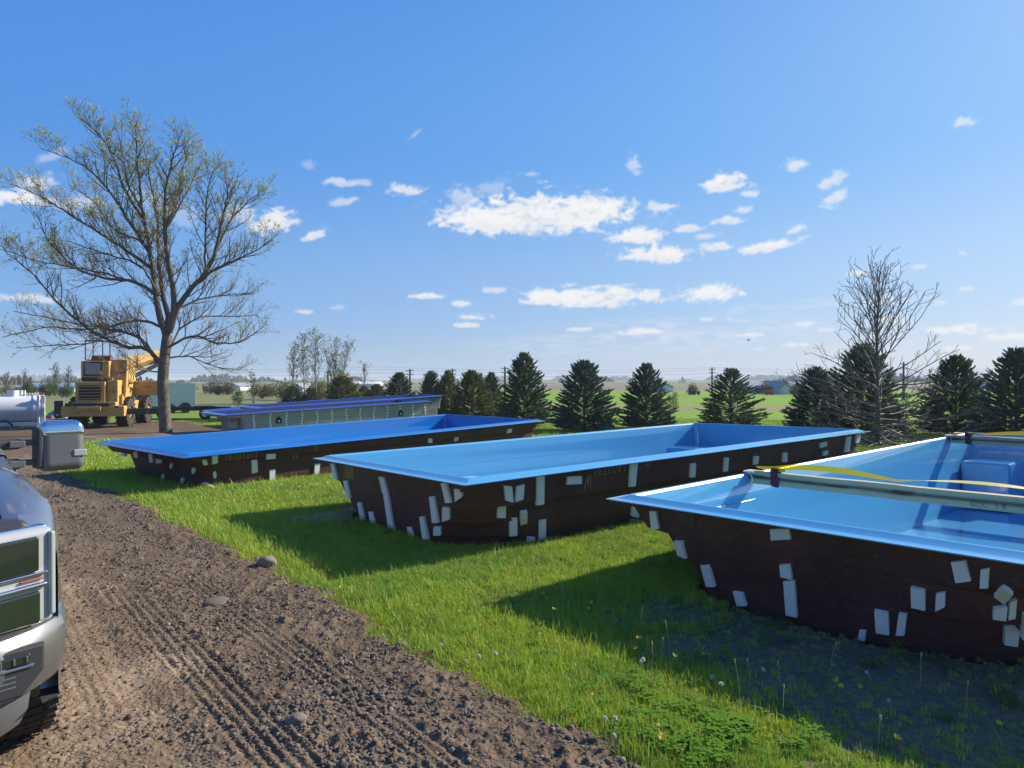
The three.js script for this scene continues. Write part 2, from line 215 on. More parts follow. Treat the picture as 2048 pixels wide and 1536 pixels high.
// ───────────────────────── pool shells ─────────────────────────
const hullMap = tex(1024, 1024, (u, v) => { const a = fbm(u * 6, v * 6, 4, 6), b = fbm(u * 70, v * 70, 2, 70), f = fbm(u * 150, v * 150, 2, 150), k = b > 0.70 ? 0.30 * (b - 0.6) * 2 : 0, m = 0.35 + 0.55 * a + 0.25 * (f - 0.5); return [0.46 * m + k * 0.55, 0.20 * m + k * 0.46, 0.19 * m + k * 0.46]; }, { srgb: true });
const hullBump = tex(512, 512, (u, v) => { const h = 0.5 * fbm(u * 40, v * 40, 3, 40) + 0.5 * fbm(u * 7, v * 7, 3, 7); return [h, h, h]; });
const M = {
  hull: mat([0.30, 0.27, 0.27], 0.6, { map: hullMap, bumpMap: hullBump, bumpScale: 0.012 }),
  foam: mat([0.74, 0.76, 0.74], 0.85), patch: mat([0.13, 0.035, 0.03], 0.6), plate: mat([0.05, 0.04, 0.045], 0.35),
  skyBlueGel: mat([0.095, 0.37, 0.60], 0.16, { clearcoat: 1, clearcoatRoughness: 0.04, specularIntensity: 1 }),
  cobaltGel: mat([0.005, 0.145, 0.46], 0.16, { clearcoat: 1, clearcoatRoughness: 0.04 }),
  rimLight: mat([0.095, 0.37, 0.60], 0.3, { clearcoat: 1, clearcoatRoughness: 0.16 }),
  rimDeep: mat([0.005, 0.145, 0.46], 0.3, { clearcoat: 1, clearcoatRoughness: 0.16 }),
  greyHull: mat([0.30, 0.315, 0.285], 0.7, { bumpMap: hullBump, bumpScale: 0.01 }), royal: mat([0.025, 0.07, 0.42], 0.3, { clearcoat: 0.8, clearcoatRoughness: 0.1 }), plum: mat([0.045, 0.04, 0.09], 0.3, { clearcoat: 0.8, clearcoatRoughness: 0.1 }),
  chalk: mat([0.52, 0.45, 0.30], 0.9), black: mat([0.012, 0.012, 0.013], 0.55), ink: mat([0.03, 0.03, 0.035], 0.8),
};
const footprints = [];
// ring of a rectangle with elliptic corners; corners: near right, near left, far left, far right -> [reach along the length, reach across]
function ringPts(L, W, s, r, f, l, cor, nC = 9) {
  const x0 = s, x1 = L - f, z0 = -r, z1 = -(W - l), out = [];
  const C = [[x0, z0, 1, -1], [x0, z1, 1, 1], [x1, z1, -1, 1], [x1, z0, -1, -1]];
  C.forEach(([cx, cz, sx, sz], k) => {
    const [ra, rb] = cor[k], pts = [];
    for (let i = 0; i < nC; i++) { const t = i / (nC - 1) * Math.PI / 2, p = 2 / 2.4, ct = Math.pow(Math.cos(t), p), st = Math.pow(Math.sin(t), p); pts.push([cx + sx * ra * (1 - st), cz + sz * rb * (1 - ct)]); }
    if (k === 0 || k === 2) pts.reverse();
    if (k === 0) pts.reverse(), pts.reverse();
    out.push(...pts);
  });
  return out;
}
function orderRing(p) { const cx = p.reduce((a, q) => a + q[0], 0) / p.length, cz = p.reduce((a, q) => a + q[1], 0) / p.length; return p.map((q) => [q, Math.atan2(q[1] - cz, q[0] - cx)]).sort((a, b) => a[1] - b[1]).map((q) => q[0]); }
function loft(rings, cap = true, crease = 0.5) {    // rings: arrays of [x, y, z], top to bottom
  const g = new GB(), n = rings[0].length;
  for (const r of rings) for (let i = 0; i <= n; i++) { const p = r[i % n]; g.v(p[0], p[1], p[2], (p[0] - p[2]) / 2, p[1] / 2); }
  for (let k = 0; k < rings.length - 1; k++) for (let i = 0; i < n; i++) { const a = k * (n + 1) + i, b = a + 1, c = a + n + 2, d = a + n + 1; g.q(a, d, c, b); }
  if (cap) { const r = rings[rings.length - 1], c = g.v(r.reduce((a, q) => a + q[0], 0) / n, r.reduce((a, q) => a + q[1], 0) / n, r.reduce((a, q) => a + q[2], 0) / n), s = []; for (const p of r) s.push(g.v(p[0], p[1], p[2], p[0] / 2, p[2] / 2)); for (let i = 0; i < n; i++) g.t(c, s[(i + 1) % n], s[i]); }
  return toCreasedNormals(g.geo(), crease);
}
function poolShell(name, label, group, P, levels, mats, floorUp = 0.03) {
  const { x, y, zf, yaw, pitch, roll, W, L } = P;
  const a = V(Math.sin(yaw) * Math.cos(pitch), Math.sin(pitch), -Math.cos(yaw) * Math.cos(pitch)), b0 = V(Math.cos(yaw), 0, Math.sin(yaw));
  const u0 = b0.clone().cross(a), b = b0.clone().multiplyScalar(Math.cos(roll)).addScaledVector(u0, Math.sin(roll)), u = b.clone().cross(a);
  const H0 = y - land(x, zf), o = new THREE.Group(); top(o, name); tag(o, label, 'pool shell', group);
  const org = V(x, y, -zf).addScaledVector(u, -H0); o.matrixAutoUpdate = true;
  o.quaternion.setFromRotationMatrix(new THREE.Matrix4().makeBasis(a, u, b)); o.position.copy(org); o.updateMatrixWorld(true);
  const rimPt = (px, pz) => V(x, y, -zf).addScaledVector(a, px).addScaledVector(b, pz);
  const depth = (px, pz) => { const w = rimPt(px, pz); return w.y - land(w.x, -w.z); };
  const at = (ring, f) => ring.map(([px, pz]) => [px, H0 + (f <= -1 ? -depth(px, pz) + 0.012 : f * depth(px, pz)), pz]);
  const hullR = levels.map(({ f, s, r, fa, l, c }) => at(orderRing(ringPts(L, W, s, r, fa ?? s, l, c)), f)), DEEP = 0.42;
  { const { s, r, fa, l, c } = levels[levels.length - 1]; hullR.push(at(orderRing(ringPts(L, W, s + 0.06, r + 0.06, (fa ?? s) + 0.06, l + 0.06, c)), -1).map(([a, b, d]) => [a, b - DEEP - 0.05, d])); }   // the belly sits in a shallow scrape
  const hull = part(o, 'hull', loft(hullR, true, 0.4), mats.hull);
  const inn = levels.map(({ f, s, r, fa, l, c }) => { const g = 0.045, rg = orderRing(ringPts(L, W, Math.max(0.205, s + g), Math.max(0.205, r + g), Math.max(0.205, (fa ?? s) + g), Math.max(0.205, l + g), c.map(([p, q]) => [p + g, q + g]))); return rg.map(([px, pz]) => [px, H0 + (f > -0.06 ? -0.028 : f * (depth(px, pz)) + floorUp), pz]); });
  { const { s, r, fa, l, c } = levels[levels.length - 1], g = 0.12; inn.push(orderRing(ringPts(L, W, s + g, r + g, (fa ?? s) + g, l + g, c.map(([p, q]) => [p + g, q + g]))).map(([px, pz]) => [px, H0 - depth(px, pz) - DEEP, pz])); }
  part(o, 'inner_wall', loft(inn, true, 0.45), mats.inner, null, null, mats.innerLabel);
  const sq = [[0.001, 0.001], [0.001, 0.001], [0.001, 0.001], [0.001, 0.001]], rd = (q) => [[q, q], [q, q], [q, q], [q, q]];
  const prof = [[0.206, -0.03, 0.06], [0.192, -0.006, 0.05], [0.18, 0, 0.045], [0.166, 0, 0.04], [0.152, -0.006, 0.036], [0.09, -0.034, 0.02], [0.078, -0.038, 0.016], [0.012, -0.041, 0.006], [0, -0.044, 0.003], [0, -0.052, 0.003], [0.012, -0.057, 0.003], [0.152, -0.062, 0.01]];
  part(o, 'rim', loft(prof.map(([i, yy, q]) => orderRing(ringPts(L, W, i, i, i, i, rd(q), 5)).map(([px, pz]) => [px, H0 + yy, pz])), false, 0.7), mats.rim);
  const foot = levels[levels.length - 1]; footprints.push({ inv: o.matrixWorld.clone().invert(), ring: orderRing(ringPts(L, W, foot.s, foot.r, foot.fa ?? foot.s, foot.l, foot.c)), L, W });
  hull.updateMatrixWorld(true);
  return { o, hull, inner: mats.inner, inv: o.matrixWorld.clone().invert(), L, W, H0, depth, a, b, u };
}
function inFoot(x, zf, pad = 0) {       // under a shell, or within pad metres of its foot
  for (const f of footprints) { const p = V(x, 0, -zf).applyMatrix4(f.inv); if (p.x < -pad || p.x > f.L + pad || p.z > pad || p.z < -f.W - pad) continue; if (inPoly(f.ring, p.x, p.z)) return true; if (pad > 0) for (let i = 0; i < f.ring.length; i++) if (segDist(p.x, p.z, f.ring[i], f.ring[(i + 1) % f.ring.length]) < pad) return true; }
  return false;
}
const caster = new THREE.Raycaster(); caster.far = 200;
function hitHull(pool, px, py) { caster.set(V(0, EYE, 0), ray(px, py).normalize()); const h = caster.intersectObject(pool.hull, false)[0]; if (!h) return null; const n = h.face.normal.clone().transformDirection(pool.hull.matrixWorld); if (n.dot(caster.ray.direction) > 0) n.negate(); return { p: h.point, n }; }
function onPlane(px, py, p, n) { const d = ray(px, py).normalize(), t = p.clone().sub(V(0, EYE, 0)).dot(n) / d.dot(n); return V(0, EYE, 0).addScaledVector(d, t); }
function slab(pool, pts, thick, name, m, lift = 0) {     // pts: photo pixels of its outline on the hull
  const cx = pts.reduce((a, q) => a + q[0], 0) / pts.length, cy = pts.reduce((a, q) => a + q[1], 0) / pts.length;
  let h = hitHull(pool, cx, cy); for (let k = 1; !h && k < 14; k++) h = hitHull(pool, cx + k * 1.2, cy - k * 2.5);
  if (!h) { console.log('missed', name, cx | 0, cy | 0); return; }
  if (pts.some(([a, b]) => onPlane(a, b, h.p, h.n).distanceTo(h.p) > 0.42)) { const sd = pool.b.clone(), nd = pool.a.clone().negate(), d = ray(cx, cy).normalize(); h.n = (Math.abs(sd.dot(h.n)) > Math.abs(nd.dot(h.n)) ? sd : nd); if (pts.some(([a, b]) => onPlane(a, b, h.p, h.n).distanceTo(h.p) > 0.6)) { console.log('odd', name, cx | 0, cy | 0); return; } }
  const g = new GB(), P = pts.map(([a, b]) => onPlane(a, b, h.p, h.n).addScaledVector(h.n, lift)), n = P.length, put = (v) => { const q = v.clone().applyMatrix4(pool.inv); return g.v(q.x, q.y, q.z, q.x, q.y); };
  const F = P.map((v) => put(v.clone().addScaledVector(h.n, thick))), B = P.map((v) => put(v.clone().addScaledVector(h.n, -0.01)));
  for (let i = 1; i < n - 1; i++) g.t(F[0], F[i], F[i + 1]);
  for (let i = 0; i < n; i++) g.q(F[i], F[(i + 1) % n], B[(i + 1) % n], B[i]);
  part(pool.o, name, toCreasedNormals(g.geo(), 0.3), m);
}
const zoom = (ox, oy, s) => (pts) => pts.map(([a, b]) => [ox + a / s, oy + b / s]);
const Z5 = zoom(180, 820, 3.938), Z6 = zoom(600, 820, 3.2), Z7 = zoom(1200, 820, 2.4151), Z8 = zoom(1150, 830, 3.413), Z9 = zoom(780, 810, 6.206);
const jag = rng(61);
function foamStrips(pool, Z, list) { for (const q of list) { const pts = Z(q), j = () => (jag() - 0.5) * 1.1; slab(pool, pts.map(([a, b]) => [a + j(), b + j()]), 0.03, 'foam_strip', M.foam); } }
const R0 = [0.06, 0.06];
const K = (q, p = q) => [q, p];
// nearest shells, read off their rim corners in the photograph
const pool2 = poolShell('pool_shell', 'sky blue pool shell with brown fibreglass hull, no timbers across its rim', 'blue pool shells set on the grass', { x: -0.512, y: 0.895, zf: 7.733, yaw: 0.901, pitch: 0.018, roll: 0.015, W: 4.156, L: 9.411 }, [
  { f: -0.05, s: 0.15, r: 0.15, l: 0.15, c: [R0, R0, R0, R0] },
  { f: -0.19, s: 0.165, r: 0.17, l: 0.19, c: [K(0.12), K(0.1), R0, R0] },
  { f: -0.20, s: 0.165, r: 0.17, l: 0.19, c: [K(0.5, 0.35), K(0.1), R0, R0] },
  { f: -0.42, s: 0.19, r: 0.20, l: 0.22, c: [K(0.55, 0.4), K(0.5, 0.3), R0, R0] },
  { f: -0.435, s: 0.19, r: 0.30, l: 0.22, c: [K(0.85, 0.6), K(0.7, 0.42), R0, R0] },
  { f: -0.66, s: 0.22, r: 0.33, l: 0.25, c: [K(0.9, 0.65), K(0.9, 0.6), R0, R0] },
  { f: -0.675, s: 0.22, r: 0.33, l: 0.25, c: [K(1.15, 0.85), K(1.0, 0.7), K(0.1), K(0.1)] },
  { f: -0.87, s: 0.245, r: 0.36, l: 0.28, c: [K(1.2, 0.9), K(1.1, 0.8), K(0.1), K(0.1)] },
  { f: -0.885, s: 0.245, r: 0.36, l: 0.28, c: [K(1.35, 1.05), K(1.1, 0.9), K(0.1), K(0.1)] },
  { f: -1, s: 0.27, r: 0.38, l: 0.3, c: [K(1.35, 1.05), K(1.2, 1.0), K(0.1), K(0.1)] },
], { hull: M.hull, inner: M.skyBlueGel, rim: M.rimLight, innerLabel: 'glossy light blue inside of the pool' });
const pool1 = poolShell('pool_shell', 'deep blue pool shell with shallow ledge, brown hull with round foam discs', 'blue pool shells set on the grass', { x: -5.74, y: 0.677, zf: 12.401, yaw: 0.693, pitch: 0.018, roll: -0.01, W: 4.06, L: 10.523 }, [
  { f: -0.06, s: 0.15, r: 0.15, l: 0.15, c: [R0, R0, R0, R0] },
  { f: -0.30, s: 0.24, r: 0.19, l: 0.18, c: [K(0.5, 0.3), K(0.25), R0, R0] },
  { f: -0.34, s: 0.34, fa: 0.26, r: 0.22, l: 0.185, c: [K(0.6, 0.4), K(0.3), R0, R0] },
  { f: -0.36, s: 0.50, fa: 0.26, r: 0.24, l: 0.19, c: [K(0.8, 0.5), K(1.2, 0.5), K(0.1), K(0.1)] },
  { f: -1, s: 0.60, fa: 0.34, r: 0.32, l: 0.32, c: [K(0.8, 0.55), K(1.2, 0.5), K(0.1), K(0.1)] },
], { hull: M.hull, inner: M.cobaltGel, rim: M.rimDeep, innerLabel: 'glossy deep blue inside of the pool' });
const pool3 = poolShell('pool_shell', 'sky blue pool shell with two strapped timbers laid across its rim', 'blue pool shells set on the grass', { x: 3.559, y: 0.884, zf: 4.115, yaw: 0.828, pitch: 0.005, roll: 0.002, W: 3.9, L: 11.436 }, [
  { f: -0.05, s: 0.15, r: 0.15, l: 0.15, c: [R0, R0, R0, R0] },
  { f: -0.24, s: 0.17, r: 0.18, l: 0.2, c: [K(0.4, 0.3), K(0.2, 0.2), R0, R0] },
  { f: -0.35, s: 0.18, r: 0.19, l: 0.21, c: [K(0.9, 0.7), K(0.4, 0.3), R0, R0] },
  { f: -0.38, s: 0.19, fa: 0.2, r: 0.2, l: 0.21, c: [K(1.1, 0.9), K(2.2, 0.5), R0, R0] },
  { f: -0.64, s: 0.24, fa: 0.24, r: 0.24, l: 0.24, c: [K(1.2, 1.0), K(2.3, 0.65), R0, R0] },
  { f: -0.66, s: 0.25, fa: 0.24, r: 0.24, l: 0.24, c: [K(1.5, 1.3), K(2.4, 0.8), K(0.1), K(0.1)] },
  { f: -1, s: 0.32, fa: 0.3, r: 0.3, l: 0.3, c: [K(1.6, 1.4), K(2.4, 0.95), K(0.1), K(0.1)] },
], { hull: M.hull, inner: M.skyBlueGel, rim: M.rimLight, innerLabel: 'glossy light blue inside of the pool' });
// seats and ledges moulded inside
const inPool = (p, x0, x1, z0, z1, topY, name, m, r = 0.06) => { const bot = p.H0 - p.depth((x0 + x1) / 2, -(z0 + z1) / 2) - 0.41, h = topY + p.H0 - bot; part(p.o, name, rbox(x1 - x0, h, z1 - z0, r, 4), m, [(x0 + x1) / 2, bot + h / 2, -(z0 + z1) / 2]); };
for (const p of [pool1, pool2, pool3]) inPool(p, p.L - 1.45, p.L - 0.42, p.W - 1.15, p.W - 0.36, -0.46, 'corner_seat', p.inner, 0.05);   // the same gelcoat as the walls of its own pool
inPool(pool1, 0.75, 3.3, 0.55, pool1.W - 0.34, -0.225, 'sun_ledge', pool1.inner, 0.05);
inPool(pool2, 0.85, 1.5, 1.1, 2.0, -0.26, 'entry_step', pool2.inner, 0.05);
for (const dz of [0, 0.16]) part(pool3.o, 'floor_ridge', rbox(0.014, 0.012, 2.4, 0.005), pool3.inner, [4.6 + dz, -0.40, -1.9], [0, 0, 0]);
foamStrips(pool2, Z6, [
  [[203, 340], [225, 340], [250, 440], [228, 443]], [[287, 450], [308, 450], [331, 563], [310, 566]], [[375, 590], [398, 588], [420, 700], [395, 702]], [[450, 650], [473, 648], [501, 780], [472, 782]],
  [[515, 427], [543, 427], [571, 530], [540, 535]], [[545, 535], [571, 530], [618, 820], [585, 820]], [[698, 745], [725, 745], [743, 857], [712, 852]], [[775, 680], [803, 677], [828, 826], [795, 824]], [[836, 553], [868, 550], [892, 718], [858, 718]],
  [[912, 465], [945, 464], [976, 592], [943, 593]], [[993, 500], [1045, 505], [1045, 550], [1000, 583]], [[918, 618], [966, 618], [966, 695], [918, 711]], [[862, 745], [908, 741], [908, 797], [862, 798]],
  [[1302, 482], [1350, 487], [1358, 590], [1312, 577]], [[1380, 485], [1427, 472], [1420, 570], [1373, 587]], [[1263, 600], [1313, 600], [1310, 686], [1258, 685]], [[1335, 683], [1384, 683], [1383, 800], [1335, 802]],
  [[1410, 650], [1450, 640], [1447, 752], [1405, 762]], [[1524, 705], [1564, 696], [1564, 860], [1524, 872]], [[1452, 805], [1497, 812], [1490, 867], [1447, 853]], [[1511, 413], [1556, 411], [1553, 600], [1508, 607]], [[1707, 424], [1795, 420], [1795, 468], [1703, 473]]]);
foamStrips(pool2, Z8, [
  [[370, 325], [418, 316], [403, 485], [362, 488]], [[779, 330], [815, 326], [812, 420], [777, 424]], [[1012, 290], [1042, 287], [1035, 380], [1004, 385]], [[1215, 282], [1246, 278], [1240, 333], [1210, 340]], [[1412, 257], [1440, 254], [1438, 318], [1408, 322]],
  [[1668, 190], [1712, 180], [1710, 212], [1665, 225]], [[1690, 248], [1720, 240], [1718, 270], [1685, 277]], [[1847, 150], [1878, 143], [1862, 245], [1832, 252]], [[1915, 130], [1943, 123], [1932, 185], [1908, 193]]]);
foamStrips(pool2, Z7, [[[150, 465], [183, 468], [181, 520], [147, 510]], [[147, 524], [181, 530], [180, 587], [145, 585]], [[217, 485], [243, 485], [240, 588], [215, 587]]]);
foamStrips(pool3, Z7, [
  [[245, 485], [278, 487], [290, 572], [255, 572]], [[363, 628], [403, 632], [424, 712], [385, 695]], [[494, 745], [533, 743], [562, 848], [522, 848]], [[648, 872], [695, 880], [713, 940], [668, 942]], [[828, 573], [916, 571], [927, 622], [833, 626]],
  [[872, 742], [924, 740], [932, 815], [880, 800]], [[893, 822], [944, 816], [957, 995], [905, 985]], [[1331, 958], [1396, 972], [1400, 1078], [1338, 1068]], [[1505, 848], [1573, 862], [1575, 962], [1507, 945]], [[1447, 975], [1487, 980], [1472, 1082], [1433, 1080]],
  [[1258, 1060], [1288, 1062], [1283, 1110], [1250, 1108]], [[1627, 880], [1670, 873], [1667, 945], [1624, 965]], [[1701, 730], [1770, 722], [1796, 820], [1723, 829]], [[1843, 765], [1884, 760], [1877, 855], [1839, 855]], [[1903, 885], [1950, 848], [1995, 875], [1950, 922]],
  [[1897, 948], [1962, 940], [1955, 1006], [1893, 1000]], [[1975, 915], [2007, 905], [2000, 995], [1967, 1003]], [[1948, 1030], [1987, 1020], [2015, 1055], [2008, 1132], [1943, 1120]], [[2038, 975], [2075, 965], [2070, 1090], [2032, 1098]]]);
foamStrips(pool1, Z5, [
  [[255, 320], [275, 318], [287, 362], [262, 365]], [[347, 328], [380, 326], [387, 368], [356, 368]], [[470, 345], [497, 345], [507, 408], [480, 410]], [[528, 370], [578, 368], [578, 415], [530, 416]], [[882, 392], [915, 386], [928, 425], [890, 430]], [[957, 338], [1000, 333], [999, 415], [957, 424]],
  [[1386, 345], [1458, 341], [1457, 382], [1383, 386]], [[1270, 397], [1312, 390], [1315, 485], [1273, 497]], [[1412, 470], [1453, 464], [1450, 568], [1407, 580]], [[1765, 423], [1806, 418], [1790, 568], [1757, 577]]]);
foamStrips(pool1, Z9, [[[470, 415], [517, 412], [512, 468], [465, 472]], [[800, 400], [842, 397], [838, 435], [795, 440]], [[1455, 300], [1507, 293], [1500, 335], [1445, 348]]]);
for (const [cx, cy, rx, ry] of [[648, 437, 11, 22], [582, 525, 11, 24], [735, 554, 13, 25], [822, 475, 12, 25], [983, 508, 14, 27], [931, 602, 13, 26], [1050, 610, 27, 27]]) slab(pool1, Z5([...Array(16).keys()].map((k) => [cx + rx * Math.cos(k * Math.PI / 8), cy + ry * Math.sin(k * Math.PI / 8)])), 0.03, 'foam_disc', M.foam);
// reddish resin patches and a label plate on the hulls
slab(pool3, Z7([[862, 705], [935, 708], [945, 760], [870, 770]]), 0.004, 'resin_patch', M.patch); slab(pool3, Z7([[362, 470], [455, 478], [465, 565], [372, 550]]), 0.006, 'label_plate', M.plate);
slab(pool2, Z6([[285, 355], [345, 355], [348, 440], [290, 440]]), 0.006, 'label_plate', M.plate);
for (const q of [[[1005, 270], [1045, 268], [1042, 288], [1003, 292]], [[1210, 255], [1248, 250], [1246, 277], [1212, 282]], [[1410, 228], [1444, 224], [1442, 252], [1410, 257]], [[779, 318], [816, 315], [815, 326], [779, 330]]]) slab(pool2, Z8(q), 0.004, 'resin_patch', M.patch);
for (const q of [[[165, 455], [235, 450], [232, 490], [170, 495]], [[785, 375], [850, 362], [845, 398], [795, 402]], [[450, 420], [468, 418], [464, 470], [448, 472]]]) slab(pool1, Z9(q), 0.004, 'resin_patch', M.patch);
// chalk lettering: hand-drawn strokes on the hull
const GLYPH = { O: [[[0.5, 1], [0.12, 0.75], [0.1, 0.25], [0.5, 0], [0.9, 0.3], [0.85, 0.8], [0.5, 1]]], b: [[[0.15, 1], [0.15, 0], [0.7, 0.05], [0.75, 0.45], [0.15, 0.4]]], S: [[[0.85, 0.85], [0.4, 1], [0.15, 0.75], [0.75, 0.4], [0.6, 0.05], [0.1, 0.1]]], o: [[[0.5, 0.6], [0.15, 0.4], [0.3, 0], [0.75, 0.1], [0.8, 0.45], [0.5, 0.6]]], l: [[[0.5, 1], [0.45, 0]]], e: [[[0.15, 0.3], [0.8, 0.35], [0.5, 0.62], [0.15, 0.3], [0.4, 0], [0.85, 0.1]]], n: [[[0.15, 0.6], [0.15, 0]], [[0.15, 0.4], [0.5, 0.6], [0.8, 0.4], [0.8, 0]]], t: [[[0.5, 0.95], [0.45, 0]], [[0.1, 0.65], [0.9, 0.7]]], W: [[[0, 1], [0.25, 0], [0.5, 0.8], [0.7, 0], [1, 1.1]]], D: [[[0.1, 1], [0.15, 0]], [[0.1, 1], [0.8, 0.8], [0.7, 0.2], [0.15, 0]]], 1: [[[0.4, 1], [0.5, 0]]], 4: [[[0.6, 0], [0.65, 1], [0.1, 0.35], [0.95, 0.35]]], 0: [[[0.5, 1], [0.15, 0.6], [0.3, 0.05], [0.75, 0.15], [0.85, 0.7], [0.5, 1]]], 7: [[[0.1, 0.95], [0.9, 1], [0.4, 0]]], 3: [[[0.1, 0.95], [0.8, 0.85], [0.4, 0.55], [0.85, 0.3], [0.1, 0.02]]], G: [[[0.9, 0.85], [0.45, 1], [0.1, 0.5], [0.4, 0.02], [0.85, 0.15], [0.85, 0.45], [0.5, 0.45]]], L: [[[0.2, 1], [0.15, 0.05], [0.8, 0]]] };
function strokes(text, w, gap = 0.25) { const out = []; let x = 0; for (const ch of text) { if (GLYPH[ch]) for (const s of GLYPH[ch]) out.push(s.map(([a, b]) => [x + a * w, b])); x += ch === ' ' ? w * 0.9 : w * (1 + gap); } return { out, width: x }; }
function chalkText(pool, Z, text, x0, y0, x1, y1, h, flip = false, m = M.chalk) {   // baseline from x0,y0 to x1,y1, cap height h, in zoomed pixels
  const { out, width } = strokes(text, 1), gs = [];
  for (const s of out) {
    const pix = Z(s.map(([a, b]) => { let t = a / width, q = b; if (flip) { t = 1 - t; q = 1 - q; } return [lerp(x0, x1, t) + (q - 0.5) * h * 0.12, lerp(y0, y1, t) - q * h]; }));
    const P = []; for (const [a, b] of pix) { const k = hitHull(pool, a, b); if (k) P.push(k.p.clone().addScaledVector(k.n, 0.004).applyMatrix4(pool.inv)); }
    if (P.length > 1) part(pool.o, 'chalk_stroke', tube(P, 0.0035, P.length * 4, 4), m);
  }
}
chalkText(pool1, Z5, 'ObSolent', 1070, 395, 1330, 372, 52); chalkText(pool1, Z5, 'W', 1590, 390, 1665, 380, 62); chalkText(pool1, Z5, 'D', 1765, 318, 1815, 312, 34);
chalkText(pool2, Z8, '1400730', 120, 412, 350, 385, 52, true); chalkText(pool2, Z8, 'W', 58, 505, 108, 498, 96, true); chalkText(pool2, Z8, 'D', 470, 352, 512, 345, 36, true);

{ const P = scene.getObjectByName('ground').geometry.attributes.position; for (let k = 0; k < P.count; k++) { const z = -P.getZ(k); if (z > 3 && z < 60 && inFoot(P.getX(k), z, 0.09)) P.setY(k, P.getY(k) - 0.9); } }   // the shallow scrapes the shells stand in

// ───────────────────────── timbers across the right-hand shell ─────────────────────────
const woodMap = tex(1024, 128, (u, v) => { const g = fbm(u * 14, v * 40, 4, 14), knot = sstep(0.5, 0.72, fbm(u * 9 + 0, v * 3, 3, 9)), mid = Math.exp(-(((v - 0.52) / 0.16) ** 2)), m = 0.55 + 0.45 * g; const dk = clamp(mid * (0.8 + 0.7 * knot) * 1.1); return [lerp(0.64 * m, 0.07, dk), lerp(0.58 * m, 0.052, dk), lerp(0.46 * m, 0.04, dk)]; }, { srgb: true });
const woodM = mat([0.86, 0.77, 0.62], 0.85, { map: woodMap, bumpMap: woodMap, bumpScale: 0.004 });
M.yellow = mat([0.62, 0.50, 0.012], 0.55, { transmission: 0.25, thickness: 0 }); M.maroon = mat([0.10, 0.018, 0.028], 0.8);
function timber(x, label, seed, writing) {
  const p = pool3, len = p.W - 0.34, hh = 0.074, o = new THREE.Group(); top(o, 'timber'); tag(o, label, 'timber', 'timbers laid across the pool');
  const put = (lx, ly, lz) => V(lx, ly + p.H0, lz).applyMatrix4(p.o.matrixWorld);
  o.position.copy(put(x, -0.112, -p.W / 2)); o.quaternion.copy(p.o.quaternion); o.updateMatrixWorld(true);
  const beam = new THREE.BoxGeometry(0.1, hh * 2, len, 2, 3, 40); const P = beam.attributes.position, N = beam.attributes.normal, U = beam.attributes.uv;
  for (let k = 0; k < P.count; k++) { const z = P.getZ(k), y = P.getY(k), xx = P.getX(k); P.setXYZ(k, xx + 0.006 * (n2(z * 3 + seed, y * 9) - 0.5), y + 0.008 * (n2(z * 2.4 + seed, 7) - 0.5), z); if (Math.abs(N.getY(k)) > 0.5) U.setXY(k, z / 3 + 0.3, 0.1 + xx * 0.6); else U.setXY(k, z / 3 + 0.37 + seed * 0.1, y / (2 * hh) + 0.5); }
  beam.computeVertexNormals(); part(o, 'beam', toCreasedNormals(beam, 0.5), woodM, [0, hh, 0]);
  // yellow webbing lying loosely along the top
  const g = new GB(), n = 70, r = rng(seed); for (let k = 0; k <= n; k++) { const t = k / n, z = lerp(-len / 2 + 0.12, len / 2 - 0.05, t), w = 0.10, tw = 0.8 * Math.sin(t * 7 + seed) - 0.55, lift = 0.012 + 0.05 * Math.abs(Math.sin(t * 7 + seed)) * sstep(0.02, 0.15, t); const cx = 0.01 * Math.sin(t * 9), dx = Math.cos(tw) * w / 2, dy = Math.sin(tw) * w / 2; g.v(cx - dx, lift - dy * 0.7 + 0.03, z, 0, t * 10); g.v(cx + dx, lift + dy * 0.7 + 0.03, z, 0.1, t * 10); if (k) { const q = 2 * k; g.q(q - 2, q - 1, q + 1, q); } }
  part(o, 'yellow_strap', g.geo(), M.yellow, [0, hh * 2, 0]);
  const zb = -len / 2 + 0.36;   // maroon tie wound round it
  part(o, 'maroon_strap', rbox(0.118, hh * 2 + 0.016, 0.09, 0.01), M.maroon, [0, hh, zb]); part(o, 'maroon_strap', rbox(0.012, 0.12, 0.07, 0.005), M.maroon, [-0.064, hh - 0.03, zb + 0.03], [0.12, 0, 0.06]);
  part(o, 'strap_knot', rbox(0.11, 0.05, 0.13, 0.022), M.maroon, [0.0, hh * 2 + 0.02, zb], [0, 0.3, 0.1]); part(o, 'yellow_strap', rbox(0.05, 0.035, 0.07, 0.012), M.yellow, [-0.03, hh * 2 + 0.035, zb + 0.085], [0, 0.5, 0.2]);
  // pale foam saddle under the end on the rim
  const s = new GB(); for (let k = 0; k <= 8; k++) { const t = k / 8, y = 0.02 - 0.14 * t, z = -len / 2 - 0.01 + 0.09 * Math.sin(t * 2.2); s.v(-0.075 - 0.02 * t, y, z); s.v(0.075, y, z); if (k) s.q(2 * k - 2, 2 * k - 1, 2 * k + 1, 2 * k); }
  part(o, 'foam_pad', s.geo(), M.foam, [0, hh * 2 - 0.02, 0.02]); part(o, 'foam_pad', rbox(0.16, 0.02, 0.14, 0.008), M.foam, [0, hh * 2 - 0.012, -len / 2 + 0.05]);
  if (writing) { const { out, width } = strokes(writing, 1); out.forEach((st, i) => part(o, 'letter_stroke', tube(st.map(([a, b]) => V(-0.054, 0.02 + b * 0.05, lerp(writing.z0 ?? 0.55, 0.85, a / width))), 0.0018, st.length * 4, 4), M.ink)); }
  shade(o); return o;
}
